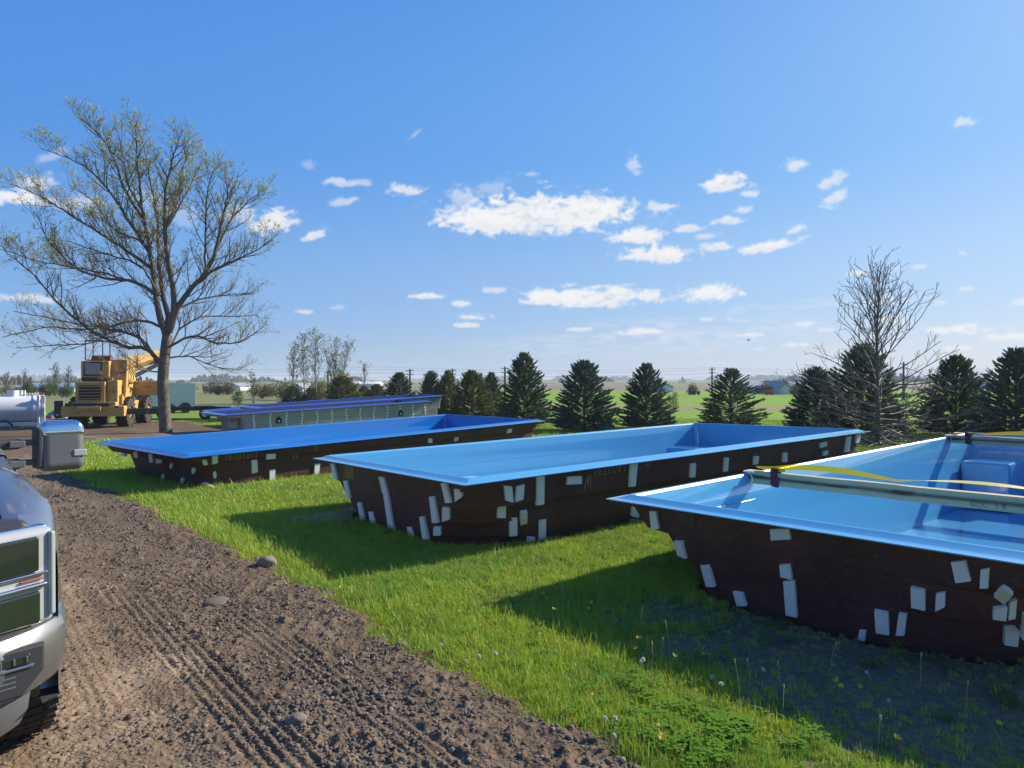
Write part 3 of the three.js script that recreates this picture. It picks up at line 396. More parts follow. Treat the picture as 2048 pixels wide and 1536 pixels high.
timber(2.43, 'weathered timber with yellow webbing and GOL 14 written on its side', 3.1, 'GOL 14'); timber(9.84, 'weathered timber with yellow webbing near the bare tree, no writing', 8.4);
// foam scraps on the grass at the foot of the deep blue shell
for (const [a, b, c, d] of [[525, 545, 590, 562], [678, 582, 795, 606], [888, 630, 970, 650]]) {
  const p = onGround(180 + (a + c) / 2 / 3.938, 820 + (b + d) / 2 / 3.938), q = onGround(180 + c / 3.938, 820 + d / 3.938), len = 2 * Math.hypot(q.x - p.x, q.z - p.z) * 0.9 + 0.1;
  const m = top(new THREE.Mesh(rbox(len, 0.035, 0.07, 0.012), M.foam), 'foam_scrap'); m.position.set(p.x - 0.12, p.y + 0.05, p.z - 0.34); m.rotation.set(0.1, Math.atan2(-(q.z - p.z), q.x - p.x), -0.05); tag(m, 'white foam scrap lying in the grass at the foot of the deep blue shell', 'foam scrap', 'foam scraps by the deep blue shell');
}

// ───────────────────────── beige shells behind ─────────────────────────
function greyPool(label, P, inner, strips, icons) {
  const p = poolShell('beige_pool_shell', label, 'beige pool shells beyond the blue ones', P, [
    { f: -0.06, s: 0.16, r: 0.15, l: 0.15, c: [R0, R0, R0, R0] }, { f: -0.20, s: 0.2, r: 0.17, l: 0.2, c: [R0, R0, R0, R0] }, { f: -0.22, s: 0.75, fa: 0.25, r: 0.18, l: 0.22, c: [K(0.2), K(0.2), R0, R0] }, { f: -0.5, s: 0.8, fa: 0.28, r: 0.2, l: 0.25, c: [K(0.2), K(0.2), R0, R0] }, { f: -0.52, s: 0.8, fa: 0.45, r: 0.2, l: 0.25, c: [K(0.2), K(0.2), R0, R0] }, { f: -1, s: 0.85, fa: 0.5, r: 0.24, l: 0.3, c: [K(0.2), K(0.2), R0, R0] }],
    { hull: M.greyHull, inner, rim: M.royal });
  for (let k = 0; k < strips; k++) { const x = lerp(1.3, P.L - 0.35, k / (strips - 1)); for (let q = 0; q < 6; q++) { const d = p.depth(x, 0), f = 0.14 + q * 0.115; part(p.o, 'foam_strip', stripGeo, M.foam, [x + 0.02 * Math.sin(q * 5 + k), p.H0 - f * d, -0.15 - 0.09 * f], [0.08, 0, 0.1 * Math.sin(k * 3 + q)]); } }
  for (const x of icons) { const s = prism([[-0.13, -0.13], [0.13, -0.13], [0.13, 0.06], [0, 0.2], [-0.13, 0.06]], 0.012); part(p.o, 'house_emblem', s, M.black, [x, p.H0 - 0.42 * p.depth(x, 0), -0.178], [0.08, 0, 0]); part(p.o, 'house_emblem', new THREE.BoxGeometry(0.07, 0.09, 0.01), M.foam, [x, p.H0 - 0.44 * p.depth(x, 0), -0.156], [0.08, 0, 0]); }
  for (const [x, y, w] of [[0.35, -0.3, 0.1], [0.62, -0.3, 0.1], [0.5, -0.52, 0.4]]) part(p.o, 'hull_bracket', rbox(w, 0.28, 0.12, 0.02), M.greyHull, [x, p.H0 + y, -0.5]);
  return p;
}
const stripGeo = rbox(0.085, 0.095, 0.03, 0.01, 1);
const quadPool = (A, hA, B, hB, W) => { const p = atDepthH(A, hA), q = atDepthH(B, hB), dx = q.x - p.x, dz = -(q.z - p.z), L = Math.hypot(dx, dz, q.y - p.y); return { x: p.x, y: p.y, zf: -p.z, yaw: Math.atan2(dx, dz), pitch: Math.asin((q.y - p.y) / L), roll: 0, W, L }; };
const atDepthH = ([px, py], d) => atDepth(px, py, d);
greyPool('beige pool shell with house emblems and dashed white strips on its side', quadPool([448, 829], 30, [865, 801], 36.5, 3.6), M.plum, 13, [2.4, 8.6]);
greyPool('beige pool shell with dark plum inside, behind the one with house emblems', quadPool([520, 815], 35, [891, 790], 42, 3.6), M.plum, 0, []);
greyPool('beige pool shell with royal blue inside, standing by the young spruces', quadPool([450, 824], 40, [711, 800], 46, 3.6), M.royal, 0, []);

// ───────────────────────── trees ─────────────────────────
const barkMap = tex(256, 256, (u, v) => { const a = fbm(u * 12, v * 5, 4, 12), b = fbm(u * 40, v * 9, 2, 40), m = 0.22 + 0.85 * a * (0.45 + 0.9 * b); return [m, m, m * 0.97]; }, { srgb: true });
M.bark = mat([0.25, 0.215, 0.165], 0.95, { map: barkMap, bumpMap: barkMap, bumpScale: 0.06 }); M.twig = mat([0.125, 0.105, 0.085], 0.9); M.greyTwig = mat([0.14, 0.118, 0.105], 0.8);
M.redTwig = mat([0.20, 0.115, 0.075], 0.9);
const leafM = (c, t = 0.45) => mat(c, 0.9, { transmission: t, thickness: 0, specularIntensity: 0.3 });
function addBranch(g, pts, r0, r1, n, vs = 0) {           // a tapering tube along pts
  let per = 0; const N = pts.length, base = g.p.length / 3, up = V(0, 0, 0), d = V(0, 0, 0), s = V(0, 0, 0);
  for (let k = 0; k < N; k++) {
    d.copy(pts[Math.min(k + 1, N - 1)]).sub(pts[Math.max(k - 1, 0)]).normalize(); up.set(0.31, 0.1, 0.94); if (Math.abs(d.dot(up)) > 0.95) up.set(1, 0, 0); s.crossVectors(d, up).normalize(); up.crossVectors(s, d);
    if (k) per += pts[k].distanceTo(pts[k - 1]); const r = lerp(r0, r1, k / (N - 1));
    for (let i = 0; i <= n; i++) { const a = i / n * 2 * Math.PI, ca = Math.cos(a) * r, sa = Math.sin(a) * r; g.v(pts[k].x + s.x * ca + up.x * sa, pts[k].y + s.y * ca + up.y * sa, pts[k].z + s.z * ca + up.z * sa, i / n * Math.max(1, Math.round(r0 * 8)), per); }
  }
  for (let k = 0; k < N - 1; k++) for (let i = 0; i < n; i++) { const a = base + k * (n + 1) + i; g.q(a, a + 1, a + n + 2, a + n + 1); }
}
// side shoots from a limb, recursively; tips collects twig ends
function shoots(G, pts, r0, r1, lev, o, R, tips) {
  const L = pts.reduce((a, p, i) => i ? a + p.distanceTo(pts[i - 1]) : 0, 0), n = Math.max(1, Math.round(L * o.dens[lev]));
  for (let k = 0; k < n; k++) {
    const t = lerp(o.from[lev], 1, (k + R()) / n), f = t * (pts.length - 1), i = Math.min(pts.length - 2, Math.floor(f)), p = pts[i].clone().lerp(pts[i + 1], f - i), d = pts[i + 1].clone().sub(pts[i]).normalize();
    let s = V(R() - 0.5, R() - 0.5, R() - 0.5).cross(d).normalize(); if (s.y < -0.3 && R() < 0.6) s.negate();
    const an = lerp(o.angle[0], o.angle[1], R()), dir = d.clone().multiplyScalar(Math.cos(an)).addScaledVector(s, Math.sin(an)).normalize();
    const len = o.len[lev] * (0.5 + 0.9 * R()) * lerp(1.15, 0.55, t), seg = o.seg[lev], q = [p]; let cur = p.clone();
    for (let j = 0; j < seg; j++) { dir.add(V((R() - 0.5) * o.wob, (R() - 0.5) * o.wob + o.lift[lev], (R() - 0.5) * o.wob)).normalize(); cur = cur.clone().addScaledVector(dir, len / seg); q.push(cur); }
    const rr = Math.min(lerp(r0, r1, t) * 0.65, o.rad[lev]), re = Math.max(o.minR, rr * 0.35);
    addBranch(lev < o.split ? G.wood : G.twig, q, rr, re, lev === 0 ? 5 : 3);
    if (lev + 1 < o.dens.length) shoots(G, q, rr, re, lev + 1, o, R, tips); else tips.push([cur, dir]);
    if (lev + 1 === o.dens.length - 1) tips.push([cur, dir]);
  }
}
function leafSpray(n, size, seed) { const r = rng(seed), g = new GB(); for (let k = 0; k < n; k++) { const c = V(r() - 0.5, r() - 0.5, r() - 0.5).multiplyScalar(size * 2.2), a = V(r() - 0.5, r() - 0.8, r() - 0.5).normalize(), b = V(r() - 0.5, r() - 0.5, r() - 0.5).cross(a).normalize(), l = size * (0.6 + 0.8 * r()), w = l * 0.38; const p = (x, y) => g.v(c.x + a.x * x + b.x * y, c.y + a.y * x + b.y * y, c.z + a.z * x + b.z * y); const A = p(0, 0), B = p(l * 0.5, w), C = p(l, 0), D = p(l * 0.5, -w); g.q(A, B, C, D); } return g.geo(); }
function placeSprays(parent, geo, m, tips, keep, R, sc, name = 'foliage', tint = 0.25) {
  const use = tips.filter((t) => R() < keep(t[0])), im = new THREE.InstancedMesh(geo, m, use.length), M4 = new THREE.Matrix4(), q = new THREE.Quaternion(), col = new THREE.Color();
  use.forEach(([p], i) => { q.setFromEuler(new THREE.Euler(R() * 6.3, R() * 6.3, R() * 6.3)); const s = sc * (0.6 + 0.8 * R()); M4.compose(p, q, V(s, s, s)); im.setMatrixAt(i, M4); const k = 1 - tint + 2 * tint * R(); im.setColorAt(i, col.setRGB(k * (0.9 + 0.3 * R()), k, k * 0.9)); });
  im.name = name; im.userData.kind = 'stuff'; parent.add(im); return im;
}
function smoothLine(P, n) { const c = new THREE.CatmullRomCurve3(P); return c.getPoints(n); }
{ // the big half-leafed tree by the crane: main limbs read from the photo, each with its own depth
  const base = onGround(331, 867), D = -base.z, R = rng(21), o = thing('maple_tree', 'tall half-leafed tree with spreading limbs beside the yellow crane', 'tree', base);
  const T = (x, y, dz = 0) => atDepth(x / 2.195, 180 + (y < 1085 ? 1085 - (1085 - y) * 0.955 : y) / 2.195, D + dz).sub(base);
  const G = { wood: new GB(), twig: new GB() }, tips = [], trunk = new GB();
  addBranch(trunk, smoothLine([T(729, 1530), T(727, 1500), T(722, 1400), T(715, 1280), T(722, 1180), T(735, 1075)], 14), 0.275, 0.215, 12);
  addBranch(trunk, [T(730, 1535), T(727, 1495)], 0.36, 0.275, 12);
  const limbs = [
    [[[735, 1085], [702, 1000], [685, 880], [668, 760], [650, 640], [625, 500], [610, 330], [600, 200], [590, 105]], 0.16, 0], [[[735, 1085], [735, 980], [715, 880], [702, 790], [695, 640], [690, 520], [660, 380], [640, 250], [610, 130]], 0.13, 1.1], [[[745, 1055], [765, 920], [745, 780], [725, 600], [725, 430], [760, 260], [795, 150]], 0.14, -0.9],
    [[[745, 1065], [790, 930], [860, 840], [930, 740], [960, 620], [985, 500], [1000, 420], [985, 335]], 0.14, -0.3], [[[860, 840], [960, 765], [1080, 710], [1200, 640]], 0.07, -1.6], [[[770, 960], [880, 910], [1000, 890], [1115, 885]], 0.055, 1.4], [[[735, 1130], [850, 1080], [950, 1110], [1050, 1105], [1130, 1060]], 0.06, -1.5], [[[735, 1175], [830, 1170], [930, 1210], [1040, 1230]], 0.04, 1.2],
    [[[672, 770], [560, 690], [430, 600], [320, 530], [200, 450], [50, 380]], 0.085, 0.6], [[[690, 895], [590, 832], [470, 815], [340, 770], [220, 650], [160, 520]], 0.085, -0.8], [[[590, 832], [450, 790], [300, 760], [170, 735], [10, 680]], 0.055, 1.7], [[[700, 1190], [640, 1135], [560, 1130], [450, 1085], [330, 1000], [230, 900], [150, 800], [20, 690]], 0.10, -1.4],
    [[[720, 1045], [640, 1010], [520, 1025], [380, 1050], [220, 1040], [5, 1085]], 0.07, 1.3], [[[690, 1200], [640, 1110], [540, 1060], [430, 1040], [270, 1010], [60, 965]], 0.07, 0.2], [[[655, 690], [560, 540], [470, 400], [370, 300], [180, 215]], 0.08, -0.7], [[[640, 560], [540, 390], [500, 260], [430, 150], [345, 75]], 0.07, 0.8], [[[940, 720], [1000, 570], [1080, 470], [1140, 420]], 0.06, 0.9], [[[720, 600], [790, 480], [840, 380], [860, 320]], 0.05, 0.5], [[[695, 640], [760, 500], [800, 330], [830, 200]], 0.05, 1.5], [[[900, 790], [900, 600], [910, 420], [935, 320]], 0.05, -1.2],
    [[[705, 1240], [640, 1230], [590, 1215], [540, 1240], [520, 1260]], 0.035, -1.8], [[[640, 1130], [600, 1080], [500, 1060], [400, 1110], [250, 1120], [110, 1130]], 0.05, -2.2], [[[740, 1150], [800, 1040], [900, 990], [1020, 990], [1130, 985]], 0.05, 2.0],
    [[[625, 500], [570, 400], [545, 280], [520, 150]], 0.05, -1.0], [[[668, 720], [610, 640], [500, 590], [420, 470], [300, 380]], 0.06, 1.8], [[[685, 870], [620, 760], [520, 720], [400, 680], [280, 640]], 0.05, -1.9]];
  const opt = { dens: [4.0, 5.4, 6.4], from: [0.16, 0.15, 0.2], angle: [0.45, 0.95], len: [1.35, 0.62, 0.30], seg: [5, 3, 2], wob: 0.28, lift: [0.07, 0.05, 0.03], rad: [0.026, 0.011, 0.006], minR: 0.004, split: 1 };
  for (const [P, r, dz] of limbs) { const pts = smoothLine(P.map(([x, y], i) => T(x, y, dz * 1.6 * (i / (P.length - 1)))), P.length * 4).map((p, i) => p.add(V((R() - 0.5) * 0.05, (R() - 0.5) * 0.05, (R() - 0.5) * 0.05))); addBranch(G.wood, pts, r, 0.014, 6); shoots(G, pts, r, 0.014, 0, opt, R, tips); }
  part(o, 'trunk', trunk.geo(), M.bark); part(o, 'limbs', G.wood.geo(), M.twig); const tw = part(o, 'twigs', G.twig.geo(), M.redTwig); tw.userData.kind = 'stuff';
  const top0 = T(600, 100).y; placeSprays(o, leafSpray(5, 0.055, 5), leafM([0.34, 0.38, 0.11], 0.5), tips, (p) => 0.10 + 0.62 * sstep(0.42, 0.85, p.y / top0) + 0.25 * sstep(3, 6, Math.abs(p.x)), R, 1.0);
}
function wildTree(name, label, cat, base, H, seed, { spread = 0.5, stem = 0.1, kind = 'bare', mats = [M.greyTwig, M.greyTwig], leaf, limbs = 26, group, dens = [3.2, 4.2, 5], len = 0.35, low = 0.12, droop = 0, minR = 0.004, leafSize = 0.06, keep = 0.8, stems = 1, far = false } = {}) {
  const R = rng(seed), o = thing(name, label, cat, base, 0, group), G = { wood: new GB(), twig: new GB() }, tips = [], trunk = new GB();
  for (let st = 0; st < stems; st++) {
    const lean = V((R() - 0.5) * 0.12 + (stems > 1 ? (st - (stems - 1) / 2) * 0.16 : 0), 1, (R() - 0.5) * 0.1), axis = [V((stems > 1 ? (st - 1) * 0.08 : 0), -0.1, 0)]; let c = axis[0].clone(); const hh = H * (stems > 1 ? 0.8 + 0.25 * R() : 1);
    for (let k = 0; k < 12; k++) { c = c.clone().addScaledVector(lean.clone().normalize(), hh / 12); c.x += (R() - 0.5) * 0.02 * H; c.z += (R() - 0.5) * 0.02 * H; axis.push(c); }
    addBranch(trunk, axis, stem / Math.sqrt(stems), 0.012, far ? 5 : 8);
    for (let k = 0; k < limbs; k++) {
      const t = lerp(low, 0.93, Math.pow((k + R()) / limbs, kind === 'pin' ? 1.8 : 0.85)), f = t * 12, i = Math.min(11, Math.floor(f)), p = axis[i].clone().lerp(axis[i + 1], f - i), a = k * 2.4 + R(), l = H * spread * (kind === 'pin' ? (t < 0.42 ? 1.0 : lerp(0.95, 0.3, (t - 0.42) / 0.58)) : lerp(0.75, 0.28, t) * Math.min(1, t * 3 + 0.35)) * (0.7 + 0.5 * R());
      const el = kind === 'pin' ? (t < 0.42 ? lerp(-0.2, 0.45, t / 0.42) + (R() - 0.5) * 0.5 : lerp(0.75, 1.3, (t - 0.42) / 0.58)) : kind === 'poplar' ? lerp(0.9, 1.2, t) : lerp(0.5, 1.15, t); let dir = V(Math.cos(a) * Math.cos(el), Math.sin(el), Math.sin(a) * Math.cos(el)); const q = [p]; let cur = p.clone();
      for (let j = 0; j < 7; j++) { dir.add(V((R() - 0.5) * 0.3, (R() - 0.5) * 0.24 + (kind === 'pin' ? 0.06 * (t - 0.25) : 0.05) - droop * j * 0.02, (R() - 0.5) * 0.3)).normalize(); cur = cur.clone().addScaledVector(dir, l / 7); q.push(cur); }
      addBranch(G.wood, q, stem * 0.34 * lerp(1, 0.45, t) / Math.sqrt(stems), minR * 1.3, 4);
      shoots(G, q, stem * 0.3, minR, 0, { dens, from: [0.2, 0.2, 0.2], angle: [0.4, 1.0], len: [len * H * spread * 0.55, len * H * spread * 0.3, len * H * spread * 0.16], seg: [3, 2, 2], wob: 0.4, lift: [0.03, 0.03, 0.02], rad: [stem * 0.12, stem * 0.07, stem * 0.045], minR, split: 1 }, R, tips);
    }
  }
  part(o, 'trunk', trunk.geo(), mats[0]); part(o, 'limbs', G.wood.geo(), mats[0]); if (G.twig.i.length) part(o, 'twigs', G.twig.geo(), mats[1]).userData.kind = 'stuff';
  if (leaf) placeSprays(o, leafSpray(6, leafSize, seed), leaf, tips, () => keep, R, 1);
  return o;
}
// bare pin oak among the spruces
{ const b = onGround(1757, 893); wildTree('bare_tree', 'leafless grey pin oak with low tangled branches behind the strapped timbers', 'tree', b, (893 - 548) / 1420 * -b.z, 9, { kind: 'pin', spread: 0.48, stem: 0.09, limbs: 110, dens: [2.3, 2.8], len: 0.48, low: 0.03, minR: 0.0075, mats: [M.greyTwig, M.greyTwig] }); }
// young trees beyond
M.paleTwig = mat([0.26, 0.21, 0.16], 0.9);
const budM = leafM([0.16, 0.19, 0.06], 0.45), budG = leafM([0.13, 0.2, 0.045], 0.45), budO = leafM([0.30, 0.20, 0.07], 0.45);
const farTree = (px, ytop, ybase, label, seed, o) => { const b = onGround(px, ybase), D = -b.z; return wildTree(o.name ?? 'young_tree', label, o.cat ?? 'tree', b, (ybase - ytop) / 1420 * D, seed, { far: true, minR: 0.010 * D / 60, leafSize: 0.0016 * D, ...o }); };
for (const [px, yt, lab, sd] of [[586, 690, 'slim budding poplar leaning by the smallest spruces', 31], [611, 672, 'tall slim budding poplar over the young spruces', 32], [632, 668, 'tallest slim budding poplar with forked top', 33], [672, 684, 'slim multi-stemmed poplar behind the rounded young spruce', 34]]) farTree(px, yt, 806, lab, sd, { name: 'poplar', kind: 'poplar', spread: 0.36, stem: 0.1, limbs: 26, dens: [2.4, 2.8], len: 0.7, low: 0.26, leaf: budM, keep: 0.35, group: 'poplars beyond the pools', mats: [M.paleTwig, M.paleTwig], stems: sd === 34 ? 3 : 1 });
farTree(726, 726, 806, 'small round budding tree standing alone past the poplars', 41, { spread: 0.42, stem: 0.08, limbs: 24, dens: [2.4, 3], low: 0.3, leaf: budM, keep: 0.55, mats: [M.paleTwig, M.paleTwig] });
farTree(508, 742, 815, 'leaning green-leafed sapling beside the beige shells', 42, { spread: 0.4, stem: 0.07, limbs: 16, dens: [2.2, 2.8], low: 0.35, leaf: budG, keep: 0.8, stems: 2 });
farTree(478, 782, 818, 'low feathery green bush left of the sapling', 43, { cat: 'bush', name: 'bush', spread: 0.7, stem: 0.05, limbs: 18, dens: [2.4, 3], low: 0.1, leaf: budG, keep: 0.7, stems: 2 });
farTree(1345, 782, 828, 'pale budding shrub between two spruces in the green field', 44, { cat: 'bush', name: 'bush', spread: 0.55, stem: 0.05, limbs: 18, dens: [2.4, 3], low: 0.1, leaf: leafM([0.28, 0.26, 0.16], 0.4), keep: 0.7, stems: 3 });
farTree(1870, 735, 850, 'budding shrub with yellow-green leaves between two spruces', 45, { cat: 'bush', name: 'bush', spread: 0.42, stem: 0.05, limbs: 22, dens: [2.4, 3], low: 0.12, leaf: leafM([0.30, 0.29, 0.03], 0.45), keep: 0.6, stems: 2 });

// spruces: whorled boughs of needle shoots
function spruceGeo(seed, H, Wd, openness) {
  const R = rng(seed), wood = new GB(), g = new GB();
  addBranch(wood, [V(0, -0.1, 0), V(0, H * 0.5, 0), V(0, H * 0.95, 0)], 0.06 * H / 3.4, 0.012, 6);
  const shoot = (p, d, L, w) => {     // bottle-brush of needle blades
    const s = V(R() - 0.5, R() - 0.2, R() - 0.5).cross(d).normalize(), u = s.clone().cross(d);
    for (let k = 0; k < 2; k++) { const a = k * Math.PI / 2 + R(), x = s.clone().multiplyScalar(Math.cos(a)).addScaledVector(u, Math.sin(a)), n = 2; let prev = null; for (let j = 0; j <= n; j++) { const t = j / n, c = p.clone().addScaledVector(d, L * t), ww = w * (j === n ? 0.12 : 0.6 + 0.6 * R()); const A = g.v(c.x + x.x * ww, c.y + x.y * ww, c.z + x.z * ww), B = g.v(c.x - x.x * ww, c.y - x.y * ww, c.z - x.z * ww); if (prev) g.q(prev[0], prev[1], B, A); prev = [A, B]; } }
  };
  const nBr = Math.round(330 * (1 - openness * 1.2));
  for (let k = 0; k < nBr; k++) {
    const t = Math.pow((k + R()) / nBr, 1.25), y = H * lerp(0.03, 0.97, t), rad = Wd / 2 * 1.06 * Math.pow(1 - t, 0.52) * Math.min(1, 0.8 + t * 2) * (1 + 0.10 * Math.sin(t * 31 + seed)) + 0.04;
    const a = k * 2.39996 + (R() - 0.5) * 0.6, L = rad * (0.74 + 0.34 * R()), up = lerp(-0.12, 0.9, Math.pow(t, 1.3)) + (R() - 0.5) * 0.16; let d = V(Math.cos(a), up, Math.sin(a)).normalize();
    const q = [V(0, y - L * up * 0.35, 0)]; let c = q[0].clone(); const ns = 4; for (let j = 0; j < ns; j++) { d.y += 0.06; d.normalize(); c = c.clone().addScaledVector(d, L / ns); q.push(c); }
    addBranch(wood, q, 0.012, 0.004, 3);
    const nS = Math.max(5, Math.round(L * (openness > 0.2 ? 12 : 15))); for (let j = 0; j < nS; j++) { const f = lerp(0.3, 1, Math.pow((j + R()) / nS, 0.8)) * ns, i = Math.min(ns - 1, Math.floor(f)), p = q[i].clone().lerp(q[i + 1], f - i), bd = q[i + 1].clone().sub(q[i]).normalize(), sd = (j % 2 ? 1 : -1), side = V(-bd.z, 0, bd.x).multiplyScalar(sd), dir = bd.clone().multiplyScalar(0.7).addScaledVector(side, 0.9 * R()).add(V(0, (R() - 0.25) * 0.7, 0)).normalize(); shoot(p, dir, (0.13 + 0.17 * R()) * lerp(1, 0.75, t), 0.032); }
  }
  shoot(V(0, H * 0.93, 0), V(0, 1, 0), H * 0.08, 0.03);
  return [g.geo(), wood.geo()];
}
M.spruce = mat([0.105, 0.15, 0.078], 0.8, { transmission: 0.3, thickness: 0 }); M.spruceBlue = mat([0.105, 0.148, 0.11], 0.8, { transmission: 0.3, thickness: 0 }); M.spruceWarm = mat([0.16, 0.185, 0.065], 0.8, { transmission: 0.35, thickness: 0 });
const spruceKinds = [spruceGeo(1, 3.5, 3.3, 0.02), spruceGeo(2, 3.5, 3.1, 0.06), spruceGeo(3, 3.5, 3.2, 0.26)];
// [px centre, top, base, full width px, kind, material, label]
const SP = [
  [585, 772, 816, 62, 1, 'spruce', 'smallest young spruce left of the poplar stems'], [622, 776, 816, 58, 0, 'spruce', 'small young spruce under the poplars'], [684, 752, 824, 102, 0, 'spruceWarm', 'rounded young spruce behind the royal blue pool edge'], [728, 772, 822, 60, 1, 'spruceWarm', 'small yellowish young spruce beside the rounded one'], [754, 768, 828, 70, 0, 'spruceWarm', 'yellowish spruce beside the plum-lined pool'], [799, 745, 832, 92, 1, 'spruce', 'dark spruce behind the plum-lined pool'],
  [862, 742, 836, 72, 0, 'spruce', 'spruce rising over the far end of the beige pools'], [896, 741, 836, 70, 1, 'spruceWarm', 'narrow warm-tinted spruce past the beige pools'], [944, 741, 846, 110, 0, 'spruceWarm', 'broad yellow-green spruce over the deep blue pool'], [982, 745, 842, 70, 1, 'spruce', 'spruce half hidden by the broad yellow-green one'], [1048, 706, 853, 122, 1, 'spruce', 'tall pointed spruce at the far corner of the deep blue pool'], [1168, 721, 862, 142, 0, 'spruceBlue', 'dense rounded blue-green spruce between the two left pools'],
  [1292, 727, 858, 122, 1, 'spruceBlue', 'dense pointed spruce behind the middle pool'], [1462, 737, 853, 138, 2, 'spruce', 'open sparse spruce showing its trunk behind the middle pool'], [1632, 734, 866, 130, 0, 'spruceBlue', 'dark low spruce left of the bare oak'], [1724, 688, 878, 190, 1, 'spruce', 'tall spruce behind the bare oak'], [1912, 711, 872, 150, 0, 'spruce', 'spruce right of the bare oak beside the yellow-green shrub'], [2032, 697, 884, 180, 1, 'spruceBlue', 'large dark spruce past the far corner of the strapped pool']];
SP.forEach(([px, yt, yb, w, k, m, label], i) => { const b = onGround(px, yb), D = -b.z, h = (yb - yt) / 1420 * D, ww = w / 1420 * D, o = thing('spruce_tree', label, 'spruce', b, i * 1.9, 'spruces in a row beyond the pools'); part(o, 'crown', spruceKinds[k][0], M[m]); part(o, 'trunk', spruceKinds[k][1], M.twig); o.scale.set(ww / 3.3, h / 3.5, ww / 3.3); });

// ───────────────────────── yellow crane ─────────────────────────
M.cat = mat([0.54, 0.345, 0.10], 0.6, { map: tex(256, 256, (u, v) => { const a = fbm(u * 5, v * 5, 4, 5), b = fbm(u * 11, v * 11, 3, 11), d = sstep(0.52, 0.74, a) * 0.4 + sstep(0.62, 0.8, b) * 0.3; return [0.95 - d * 0.75, 0.92 - d * 0.85, 0.9 - d * 0.85]; }, { srgb: true }) });
M.tyre = mat([0.035, 0.033, 0.031], 0.9); M.glassDark = mat([0.16, 0.17, 0.18], 0.12, { clearcoat: 1 }); M.steel = mat([0.03, 0.032, 0.038], 0.5); M.rust = mat([0.16, 0.075, 0.04], 0.85); M.white = mat([0.72, 0.73, 0.73], 0.5); M.red = mat([0.35, 0.03, 0.03], 0.6);
const B = (w, h, d, r = 0.03) => rbox(w, h, d, r);
function lugWheel(r, w, parent, pos, rimM) {           // big off-road tyre with chevron lugs
  const o = new THREE.Group(); o.name = 'wheel'; o.position.set(...pos); parent.add(o);
  const prof = [[0.42, -0.5], [0.62, -0.5], [0.86, -0.49], [0.95, -0.42], [0.965, -0.2], [0.97, 0], [0.965, 0.2], [0.95, 0.42], [0.86, 0.49], [0.62, 0.5], [0.42, 0.5]].map(([a, b]) => new THREE.Vector2(a * r, b * w));
  const ty = new THREE.LatheGeometry(prof, 40); ty.rotateZ(Math.PI / 2); const gs = [ty.toNonIndexed()];
  for (let k = 0; k < 22; k++) for (const s of [-1, 1]) { const b = new THREE.BoxGeometry(w * 0.56, r * 0.10, r * 0.095).toNonIndexed(); b.rotateY(s * 0.5); b.translate(s * w * 0.25, r * 0.985, 0); b.rotateX((k + (s > 0 ? 0.5 : 0)) / 22 * Math.PI * 2); gs.push(b); }
  gs.forEach((g) => { for (const n of Object.keys(g.attributes)) if (!['position', 'normal', 'uv'].includes(n)) g.deleteAttribute(n); });
  part(o, 'tyre', mergeGeometries(gs), M.tyre); const h = cyl(r * 0.44, r * 0.44, w * 0.7, 24); h.rotateZ(Math.PI / 2); part(o, 'rim', h, rimM); const hb = cyl(r * 0.18, r * 0.22, w * 1.02, 16); hb.rotateZ(Math.PI / 2); part(o, 'hub', hb, rimM); return o;
}
